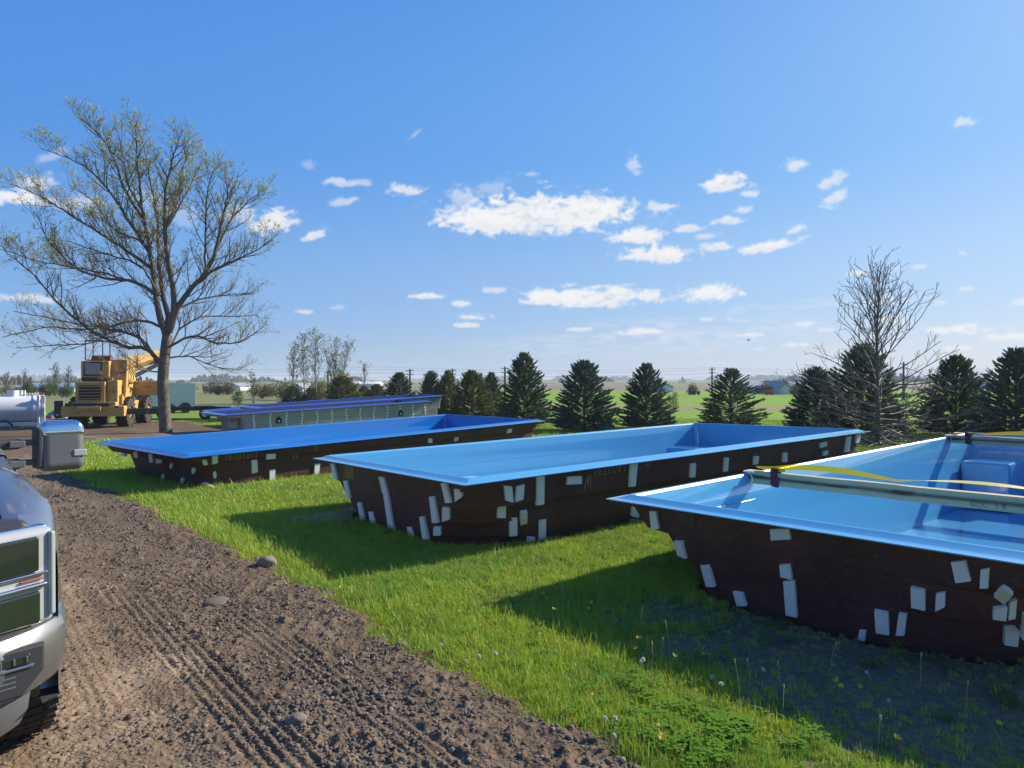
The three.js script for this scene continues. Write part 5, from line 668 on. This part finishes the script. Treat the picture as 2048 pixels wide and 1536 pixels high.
  for (const s of [1, -1]) { const f = new THREE.Group(); f.name = 'fog_light'; f.position.set(s * 0.655, 0.655, 0.962); f.rotation.y = s * 0.16; o.add(f); part(f, 'recess', prism([[-0.16, -0.105], [0.08, -0.105], [0.165, -0.01], [0.165, 0.09], [-0.12, 0.09], [-0.16, 0.05]].map(([x, y]) => [s * x, y]), 0.02, 0.012), M.plastic, [0, 0, -0.012]); part(f, 'lamp', rbox(0.24, 0.05, 0.03, 0.012), M.lens, [0, 0.05, 0.012]); for (let k = 0; k < 5; k++) part(f, 'lamp_cell', rbox(0.010, 0.03, 0.012, 0.004), M.satin, [s * (-0.1 + k * 0.05), 0.05, 0.026]); part(f, 'trim', rbox(0.26, 0.014, 0.03, 0.005), M.chrome, [0, 0.018, 0.015]); for (let k = 0; k < 3; k++) part(f, 'fin', rbox(0.16, 0.008, 0.02, 0.003), M.satin, [-s * 0.02, -0.02 - k * 0.022, 0.012]); }
  // cab
  const cabS = []; for (const [y, xw, z0, z1] of [[0.42, 0.99, -0.86, -3.05], [0.95, 1.0, -0.86, -3.05], [1.38, 0.985, -0.84, -3.05], [1.46, 0.94, -0.86, -3.05]]) cabS.push([[xw, y, z0], [xw, y, z1], [-xw, y, z1], [-xw, y, z0], [xw, y, z0]]); part(o, 'cab', shell(cabS, 5), M.paint);
  const gh = []; for (const [y, xw, z0, z1] of [[1.44, 0.92, -0.86, -3.03], [1.96, 0.74, -1.6, -2.9]]) gh.push([[xw, y, z0], [xw, y, z1], [-xw, y, z1], [-xw, y, z0], [xw, y, z0]]); part(o, 'window_glass', shell(gh, 5), M.glass); part(o, 'roof', rbox(1.52, 0.09, 1.5, 0.045, 3), M.paint, [0, 1.99, -2.25]);
  for (const s of [1, -1]) { for (const [z0, z1] of [[-0.9, -1.6], [-1.95, -2.05], [-3.0, -2.88]]) part(o, 'pillar', new THREE.TubeGeometry(new THREE.LineCurve3(V(s * 0.925, 1.44, z0), V(s * 0.745, 1.97, z1)), 1, 0.04, 8), M.paint); for (const z of [-1.35, -2.4]) part(o, 'door_handle', rbox(0.03, 0.035, 0.2, 0.012), M.chrome, [s * 1.01, 1.15, z]); for (const z of [-0.87, -1.98]) part(o, 'door_seam', new THREE.BoxGeometry(0.01, 0.9, 0.012), M.black, [s * 1.0, 0.92, z]); part(o, 'running_board', rbox(0.14, 0.06, 2.0, 0.02), M.plastic, [s * 1.02, 0.42, -1.9]); }
  part(o, 'cowl', B(1.7, 0.06, 0.34), M.plastic, [0, 1.44, -0.74]);
  for (const s of [1, -1]) part(o, 'bed_side', rbox(0.14, 0.95, 2.05, 0.05), M.paint, [s * 0.94, 0.92, -4.12]); part(o, 'tailgate', rbox(1.8, 0.85, 0.1, 0.03), M.paint, [0, 0.95, -5.15]); part(o, 'bed_floor', B(1.8, 0.1, 2.0), M.plastic, [0, 0.7, -4.12]); part(o, 'frame', B(1.1, 0.22, 5.6), M.black, [0, 0.55, -2.2]);
  const wheel = (x, z) => { const w = new THREE.Group(); w.name = 'wheel'; w.position.set(x, 0.43, z); o.add(w); const R = 0.43, wd = 0.29, prof = [[0.56, -0.5], [0.75, -0.5], [0.9, -0.48], [0.975, -0.40], [0.985, -0.2], [0.985, 0.2], [0.975, 0.40], [0.9, 0.48], [0.75, 0.5], [0.56, 0.5]].map(([a, b]) => new THREE.Vector2(a * R, b * wd)); const ty = new THREE.LatheGeometry(prof, 48); ty.rotateZ(Math.PI / 2); const gs = [ty.toNonIndexed()]; for (let k = 0; k < 46; k++) for (const q of [-0.36, -0.12, 0.12, 0.36]) { const b = new THREE.BoxGeometry(wd * 0.2, 0.014, 0.042).toNonIndexed(); b.rotateY(q > 0 ? 0.25 : -0.25); b.translate(q * wd, R * 0.988, 0); b.rotateX((k + (Math.abs(q) > 0.2 ? 0.5 : 0)) / 46 * Math.PI * 2); gs.push(b); } part(w, 'tyre', mergeGeometries(gs), M.tyre); const rm = cyl(0.245, 0.245, 0.2, 28); rm.rotateZ(Math.PI / 2); part(w, 'rim', rm, M.satin); for (let k = 0; k < 8; k++) { const sp = rbox(0.04, 0.2, 0.06, 0.012); sp.translate(0, 0.13, 0); sp.rotateX(k * Math.PI / 4); part(w, 'spoke', sp, M.chrome, [Math.sign(x) * 0.11, 0, 0]); } };
  for (const x of [0.86, -0.86]) { wheel(x, 0); wheel(x, -4.05); part(o, 'wheel_well', rbox(0.3, 0.5, 1.2, 0.05), M.black, [x * 0.72, 0.85, 0]); }
  for (const s of [1, -1]) {        // tow mirror
    const m = new THREE.Group(); m.name = 'tow_mirror'; m.position.set(s * 1.29, 1.50, -1.0); o.add(m); m.rotation.y = s * 0.1; m.scale.setScalar(0.93);
    const hs = rbox(0.30, 0.37, 0.15, 0.06, 5); { const P = hs.attributes.position; for (let k = 0; k < P.count; k++) { const y = P.getY(k), x = P.getX(k); P.setX(k, x * (y > 0.05 ? 1 - 0.5 * Math.pow((y - 0.05) / 0.14, 2) * (x * s > 0 ? 0.32 : 0.06) : 1)); P.setZ(k, P.getZ(k) * (y > 0.05 ? 1 - 0.28 * (y - 0.05) / 0.14 : 1)); } hs.computeVertexNormals(); }
    part(m, 'mirror_housing', hs, M.satin); const cp = rbox(0.304, 0.125, 0.156, 0.05, 5); { const P = cp.attributes.position; for (let k = 0; k < P.count; k++) { const y = P.getY(k) + 0.128, x = P.getX(k); P.setX(k, x * (y > 0.05 ? 1 - 0.5 * Math.pow((y - 0.05) / 0.14, 2) * (x * s > 0 ? 0.32 : 0.06) : 1)); P.setZ(k, P.getZ(k) * (y > 0.05 ? 1 - 0.28 * (y - 0.05) / 0.14 : 1)); } cp.computeVertexNormals(); } part(m, 'chrome_cap', cp, M.chrome, [0, 0.128, 0.0]);
    part(m, 'turn_lamp', rbox(0.09, 0.05, 0.02, 0.008), M.lampGlass, [s * 0.105, -0.055, 0.07]); part(m, 'mirror_glass', rbox(0.26, 0.32, 0.01, 0.03), M.chrome, [0, 0, -0.076]); part(m, 'hinge_side', rbox(0.05, 0.3, 0.13, 0.02), M.plastic, [-s * 0.15, -0.01, -0.005]);
    for (const y of [0.03, -0.115]) { part(m, 'mirror_arm', rbox(0.30, 0.075, 0.10, 0.03), M.plastic, [-s * 0.40, y, -0.02]); part(m, 'mirror_arm', rbox(0.2, 0.045, 0.05, 0.018), M.satin, [-s * 0.18, y + 0.005, -0.02]); part(m, 'arm_cover', rbox(0.1, 0.05, 0.02, 0.008), M.satin, [-s * 0.29, y, 0.034]); }
  }
}

// ───────────────────────── grass, weeds, stones ─────────────────────────
function tuft(n, seed, H, spreadR, wide) { const r = rng(seed), g = new GB(); for (let k = 0; k < n; k++) { const a = r() * 6.283, d = Math.sqrt(r()) * spreadR, x = Math.cos(a) * d, z = Math.sin(a) * d, h = H * (0.45 + 0.75 * r()), w = wide * (0.7 + 0.6 * r()), la = r() * 6.283, ln = h * (0.15 + 0.75 * r() * r()), lx = Math.cos(la) * ln, lz = Math.sin(la) * ln, sx = -Math.sin(la + r()) * w, sz = Math.cos(la + r()) * w; const A = g.v(x - sx, 0, z - sz), B2 = g.v(x + sx, 0, z + sz), C = g.v(x + lx * 0.3 + sx * 0.8, h * 0.55, z + lz * 0.3 + sz * 0.8), D = g.v(x + lx * 0.3 - sx * 0.8, h * 0.55, z + lz * 0.3 - sz * 0.8), E = g.v(x + lx, h * (1 - 0.25 * ln / h), z + lz); g.q(A, B2, C, D); g.t(D, C, E); } return g.geo(); }
{
  const kinds = [tuft(18, 1, 0.06, 0.05, 0.0026), tuft(16, 2, 0.075, 0.05, 0.0027), tuft(14, 3, 0.05, 0.055, 0.0034), tuft(10, 4, 0.11, 0.045, 0.0025)], R = rng(1234), lists = kinds.map(() => []), cols = kinds.map(() => []), col = new THREE.Color();
  const N = 330000; // candidates in a fan in front of the camera
  const rMin = 2.6, rMax = 46; for (let k = 0; k < N; k++) {
    // r with density ~ r^-1.65 per unit area
    const e = 0.4, u = R(), r = Math.pow(lerp(Math.pow(rMin, e), Math.pow(rMax, e), u), 1 / e), a = (-46 + 92 * R()) * Math.PI / 180, x = r * Math.sin(a), zf = r * Math.cos(a);
    const d = intoDirtRagged(x, zf); if (d > 0.06 || (d > -0.12 && R() < 0.4)) continue; if (inFoot(x, zf, 0.07)) continue;
    const b = bare(x, zf); if (R() < b * 1.05) continue;
    const lush = fbm(x * 0.9 + 3, zf * 0.9 + 8, 3), edgeTall = sstep(-0.9, -0.1, d), i = R() < 0.10 + 0.12 * edgeTall ? 3 : Math.floor(R() * 3), s = (0.62 + 0.75 * lush + 0.25 * edgeTall) * (1 + 0.35 * sstep(8, 22, r)) * (1 - 0.35 * b) * (0.64 + 0.46 * R()), ws = s * (1 + 1.3 * sstep(5, 26, r));
    const q = new THREE.Quaternion().setFromEuler(new THREE.Euler((R() - 0.5) * 0.3, R() * 6.283, (R() - 0.5) * 0.3)); lists[i].push(new THREE.Matrix4().compose(V(x, land(x, zf) - 0.004, -zf), q, V(ws, s, ws)));
    const yel = fbm(x * 1.7 + 40, zf * 1.7, 3), dry = R() < 0.045 + 0.25 * b; cols[i].push(dry ? [1.75, 1.25, 1.6] : [0.5 + 0.75 * yel + 0.4 * R(), 0.66 + 0.42 * yel + 0.36 * R(), 0.55 + 0.6 * R()]);
  }
  M.grass = mat([0.345, 0.475, 0.07], 0.6, { transmission: 0.5, thickness: 0, specularIntensity: 0.5 });
  const lawn = new THREE.Group(); lawn.name = 'grass'; lawn.userData = { label: 'short bright green lawn grass round the pools', kind: 'stuff' }; scene.add(lawn);
  kinds.forEach((g, i) => { const im = new THREE.InstancedMesh(g, M.grass, lists[i].length); lists[i].forEach((m, k) => { im.setMatrixAt(k, m); im.setColorAt(k, col.setRGB(...cols[i][k])); }); im.name = 'grass_blades'; im.userData.kind = 'stuff'; lawn.add(im); });
}
{ // loose crumbs and pebbles on the drive
  const R = rng(77), gs = [0, 1, 2].map((k) => { const g = new THREE.IcosahedronGeometry(1, 1), P = g.attributes.position; for (let i = 0; i < P.count; i++) { const x = P.getX(i), y = P.getY(i), z = P.getZ(i), n = 0.72 + 0.5 * n2(x * 1.6 + k * 7 + 20, y * 1.6 + z * 1.3 + 20); P.setXYZ(i, x * n * 1.15, y * n * 0.72, z * n); } g.computeVertexNormals(); return g; });
  const lists = [[], [], []], cols = [[], [], []]; for (let k = 0; k < 130000; k++) {
    const r = Math.pow(lerp(Math.pow(2.6, 0.5), Math.pow(22, 0.5), R()), 2), a = (-52 + 90 * R()) * Math.PI / 180, x = r * Math.sin(a), zf = r * Math.cos(a), d = intoDirtRagged(x, zf); if (d < -0.06 || d > 9) continue;
    const u = across(x, zf), loose = sstep(1.9, 1.1, u + (fbm(along(x, zf) * 1.1, u * 1.1 + 4, 3) - 0.5) * 0.7), cl = fbm(x * 2.5 + 60, zf * 2.5, 3); if (R() > 0.10 + 0.9 * loose * sstep(0.3, 0.6, cl) + 0.25 * sstep(0.6, 0.75, cl)) continue;
    const s = (0.004 + 0.009 * Math.pow(R(), 2.2) + 0.012 * Math.pow(R(), 14)) * (1 + 0.5 * sstep(5, 15, r)), i = k % 3; lists[i].push([x, land(x, zf) + dirtHeight(x, zf, d) + s * 0.25, -zf, s]); const pale = R() < 0.09 ? 1.4 + 0.6 * R() : 0.7 + 0.5 * R(); cols[i].push(pale);
  }
  const M4 = new THREE.Matrix4(), q = new THREE.Quaternion(), col = new THREE.Color(), grp = new THREE.Group(); grp.name = 'gravel'; grp.userData = { label: 'loose crumbs of soil and pebbles on the dirt drive', kind: 'stuff' }; scene.add(grp); const gm = mat([0.135, 0.107, 0.08], 0.95);
  gs.forEach((g, i) => { const im = new THREE.InstancedMesh(g, gm, lists[i].length); lists[i].forEach(([x, y, z, s], k) => { q.setFromEuler(new THREE.Euler(R() * 0.8, R() * 6.3, R() * 0.8)); M4.compose(V(x, y, z), q, V(s, s, s)); im.setMatrixAt(k, M4); const c = cols[i][k]; im.setColorAt(k, col.setRGB(c, c, c * 0.98)); }); im.name = 'pebbles'; im.userData.kind = 'stuff'; grp.add(im); });
}
function rock(px, py, w, h, label, seed, c) { const b = onGround(px, py), k = -b.z / 1420, g = new THREE.IcosahedronGeometry(1, 4), P = g.attributes.position; for (let i = 0; i < P.count; i++) { const x = P.getX(i), y = P.getY(i), z = P.getZ(i), n = 0.74 + 0.4 * n2(x * 1.5 + seed, y * 1.5 + z * 1.1 + seed) + 0.12 * n2(x * 5 + seed, y * 5 + z * 4); P.setXYZ(i, x * n, y * n, z * n); } const gg = mergeVertices(g); gg.deleteAttribute('normal'); gg.computeVertexNormals(); const m = top(new THREE.Mesh(gg, mat(c, 0.95, { bumpMap: hullBump, bumpScale: 0.01 })), 'rock'); m.position.set(b.x, b.y + h * k * 0.35 + 0.03, b.z); m.scale.set(w * k / 1.7, h * k / 1.6, w * k / 2.0); m.rotation.y = seed; tag(m, label, 'rock'); }
rock(535, 1140, 34, 24, 'brown rock sitting at the grass edge of the drive', 3, [0.20, 0.155, 0.125]); rock(593, 1458, 40, 22, 'half-buried pale rock in the tyre tracks', 7, [0.17, 0.145, 0.12]); rock(432, 1215, 44, 12, 'crumbled clod of earth in the middle of the drive', 11, [0.13, 0.105, 0.085]); rock(803, 1302, 24, 12, 'flat grey stone on the grass edge past the brown rock', 13, [0.15, 0.13, 0.11]); rock(655, 1398, 16, 12, 'small grey stone beside the tyre tracks', 17, [0.16, 0.14, 0.12]); rock(672, 1405, 16, 16, 'dark clod next to the small grey stone', 19, [0.07, 0.06, 0.05]);

// dandelions
{
  const R = rng(55), pet = mat([0.72, 0.50, 0.01], 0.6), stemM = leafM([0.14, 0.19, 0.05], 0.3), puff = mat([0.62, 0.62, 0.58], 0.9, { transmission: 0.4, thickness: 0 }), strawM = mat([0.34, 0.27, 0.16], 0.9);
  const flower = (() => { const g = new GB(); for (let k = 0; k < 26; k++) { const a = k * 2.4, r0 = 0.004, r1 = 0.019 * (0.6 + 0.4 * (k % 3) / 2), y = 0.006 * (k % 3), A = g.v(Math.cos(a) * r0, 0, Math.sin(a) * r0), B2 = g.v(Math.cos(a - 0.16) * r1, 0.003 + y, Math.sin(a - 0.16) * r1), C = g.v(Math.cos(a + 0.16) * r1, 0.003 + y, Math.sin(a + 0.16) * r1); g.t(A, B2, C); } return g.geo(); })();
  const ball = (() => { const r = rng(9), g = new GB(); for (let k = 0; k < 90; k++) { const d = V(r() - 0.5, r() - 0.5, r() - 0.5).normalize(), s = V(r() - 0.5, r() - 0.5, r() - 0.5).cross(d).normalize(), p = d.clone().multiplyScalar(0.018); g.t(g.v(0, 0, 0), g.v(p.x + s.x * 0.004, p.y + s.y * 0.004, p.z + s.z * 0.004), g.v(p.x - s.x * 0.004, p.y - s.y * 0.004, p.z - s.z * 0.004)); } return g.geo(); })();
  const head = (px, py, kind, hgt) => { const b = onGround(px, py + hgt * 300 / Math.max(3.6, 6)); const lean = V((R() - 0.5) * 0.3, 1, (R() - 0.5) * 0.3).normalize().multiplyScalar(hgt), nm = kind === 'y' ? 'dandelion' : kind === 'p' ? 'dandelion_clock' : 'seed_stalk'; const o = thing(nm, kind === 'y' ? 'yellow dandelion flower on a short stem in the grass' : kind === 'p' ? 'white dandelion seed head on a stem' : 'spent dandelion stalk with closed tip', 'dandelion', b, R() * 6, kind === 'y' ? 'yellow dandelions' : kind === 'p' ? 'dandelion seed heads' : 'spent dandelion stalks'); part(o, 'stem', new THREE.TubeGeometry(new THREE.QuadraticBezierCurve3(V(0, 0, 0), V(lean.x * 0.2, hgt * 0.6, lean.z * 0.2), lean), 5, 0.0024, 5), kind === 's' ? strawM : stemM); const h = part(o, 'flower_head', kind === 'y' ? flower : kind === 'p' ? ball : new THREE.CylinderGeometry(0.0045, 0.006, 0.022, 6), kind === 'y' ? pet : kind === 'p' ? puff : strawM); h.position.copy(lean); if (kind === 'y') h.rotation.set((R() - 0.2) * 0.9, 0, (R() - 0.5) * 0.8); const s = kind === 'p' ? 0.62 + 0.25 * R() : 0.8 + 0.35 * R(); h.scale.set(s, s, s); };
  for (const [x, y] of [[685, 1190], [700, 1192], [920, 1246], [832, 1262], [963, 1268], [1085, 1210], [1092, 1216], [1112, 1245], [1184, 1225], [1180, 1236], [1276, 1304], [1352, 1341], [1412, 1339], [1276, 1318], [1272, 1365], [1302, 1366], [1193, 1412], [1328, 1499], [1320, 1520], [1324, 1490], [1680, 1410], [1716, 1398], [1672, 1384], [1996, 1472], [1795, 1504], [990, 1190], [1082, 1285]]) head(x, y, 'y', 0.07 + 0.06 * R());
  for (const [x, y] of [[620, 1160], [607, 1192], [884, 1305], [932, 1336], [957, 1341], [992, 1338], [1283, 1345], [1282, 1343], [1424, 1370], [1445, 1395], [1520, 1372], [1225, 1482], [1232, 1508], [1206, 1484], [1780, 1424], [1732, 1384]]) head(x, y, 'p', 0.06 + 0.09 * R());
  for (const [x, y] of [[1070, 1172], [1072, 1192], [1116, 1180], [1125, 1206], [1198, 1204], [1287, 1260], [1278, 1262], [1340, 1300], [1426, 1245], [1660, 1335], [1677, 1252], [1560, 1365], [1566, 1425], [1757, 1490], [1840, 1370], [1932, 1418], [1500, 1365], [1324, 1318], [1306, 1325], [1480, 1395]]) head(x, y, 's', 0.14 + 0.12 * R());
  // broad clover patch at the grass edge and scattered weed rosettes
  const g = new GB(), r = rng(12); for (let k = 0; k < 9; k++) { const a = r() * 6.3, h = 0.02 + 0.05 * r(), x = (r() - 0.5) * 0.07, z = (r() - 0.5) * 0.07; for (let j = 0; j < 3; j++) { const q = a + j * 2.09, l = 0.014 + 0.006 * r(); const p = (d, t) => g.v(x + Math.cos(q + t) * d, h + 0.002 * j, z + Math.sin(q + t) * d); g.q(p(0, 0), p(l, -0.55), p(l * 1.25, 0), p(l, 0.55)); } } const clover = g.geo(), spots = []; const c0 = onGround(1375, 1485); for (let k = 0; k < 260; k++) { const a = r() * 6.3, d = Math.sqrt(r()) * 0.30 * (0.8 + 0.5 * n2(a * 2, 3)); const x = c0.x + Math.cos(a) * d * 1.3, zf = -c0.z + Math.sin(a) * d; if (fbm(x * 6, zf * 6, 3) > 0.47) spots.push([x, zf, 0.8 + 0.8 * r()]); } for (let k = 0; k < 1500; k++) { const rr = 4 + 9 * r(), an = (-20 + 55 * r()) * Math.PI / 180, x = rr * Math.sin(an), zf = rr * Math.cos(an); if (intoDirt(x, zf) < -0.1 && !inFoot(x, zf) && fbm(x * 1.3 + 70, zf * 1.3, 3) > 0.62) spots.push([x, zf, 0.8 + 0.7 * r()]); }
  const im = new THREE.InstancedMesh(clover, mat([0.12, 0.26, 0.025], 0.9, { specularIntensity: 0.08, transmission: 0.4, thickness: 0 }), spots.length), M4 = new THREE.Matrix4(); spots.forEach(([x, zf, s], k) => { M4.compose(V(x, land(x, zf), -zf), new THREE.Quaternion().setFromEuler(new THREE.Euler(0, k, 0)), V(s, s, s)); im.setMatrixAt(k, M4); }); top(im, 'clover'); tag(im, 'clover leaves in a dense patch at the grass edge', 'clover', null, 'stuff');
  // dandelion rosettes: jagged leaves low to the ground
  const ro = new GB(); for (let k = 0; k < 9; k++) { const a = k * 0.7 + r() * 0.3, L = 0.10 + 0.07 * r(); let pr = null; for (let j = 0; j <= 6; j++) { const t = j / 6, y = 0.012 + 0.07 * t * (1 - 0.5 * t), w = 0.014 * (j % 2 ? 1 : 0.5) * (1.2 - t * 0.7) * (j === 6 ? 0.1 : 1), cx = Math.cos(a) * L * t, cz = Math.sin(a) * L * t, A = ro.v(cx - Math.sin(a) * w, y, cz + Math.cos(a) * w), B2 = ro.v(cx + Math.sin(a) * w, y, cz - Math.cos(a) * w); if (pr) ro.q(pr[0], pr[1], B2, A); pr = [A, B2]; } } const rosette = ro.geo(), sp = []; for (let k = 0; k < 260; k++) { const rr = 3.6 + 10 * r(), an = (-22 + 60 * r()) * Math.PI / 180, x = rr * Math.sin(an), zf = rr * Math.cos(an); if (intoDirt(x, zf) < -0.15 && !inFoot(x, zf)) sp.push([x, zf, 0.45 + 0.45 * r()]); }
  const im2 = new THREE.InstancedMesh(rosette, mat([0.085, 0.16, 0.022], 0.75, { specularIntensity: 0.25, transmission: 0.3, thickness: 0 }), sp.length); sp.forEach(([x, zf, s], k) => { M4.compose(V(x, land(x, zf), -zf), new THREE.Quaternion().setFromEuler(new THREE.Euler(0, k, 0)), V(s, s, s)); im2.setMatrixAt(k, M4); }); top(im2, 'weed_leaves'); tag(im2, 'jagged dandelion leaves scattered through the lawn', 'weeds', null, 'stuff');
}
{ const b = onGround(838, 1322), o = thing('tape_scrap', 'scrap of red tape at the grass edge of the drive', 'litter', b); for (let k = 0; k < 3; k++) part(o, 'strip', rbox(0.07, 0.004, 0.014, 0.001), M.red, [k * 0.04, 0.05 + 0.008 * k, k * 0.015], [0.3 * k, 0.6 * k - 0.4, 0.2]); }
{ const b = onGround(128, 1006), m = top(new THREE.Mesh(rbox(0.22, 0.014, 0.014, 0.005), M.foam), 'stick'); m.position.set(b.x, b.y + 0.06, b.z); m.rotation.y = 0.1; tag(m, 'pale stick lying on the dirt behind the truck bumper', 'stick'); }
scene.fog = new THREE.FogExp2(new THREE.Color().setRGB(0.80, 0.88, 0.96), 0.00035);
shade(scene);
renderer.render(scene, camera);
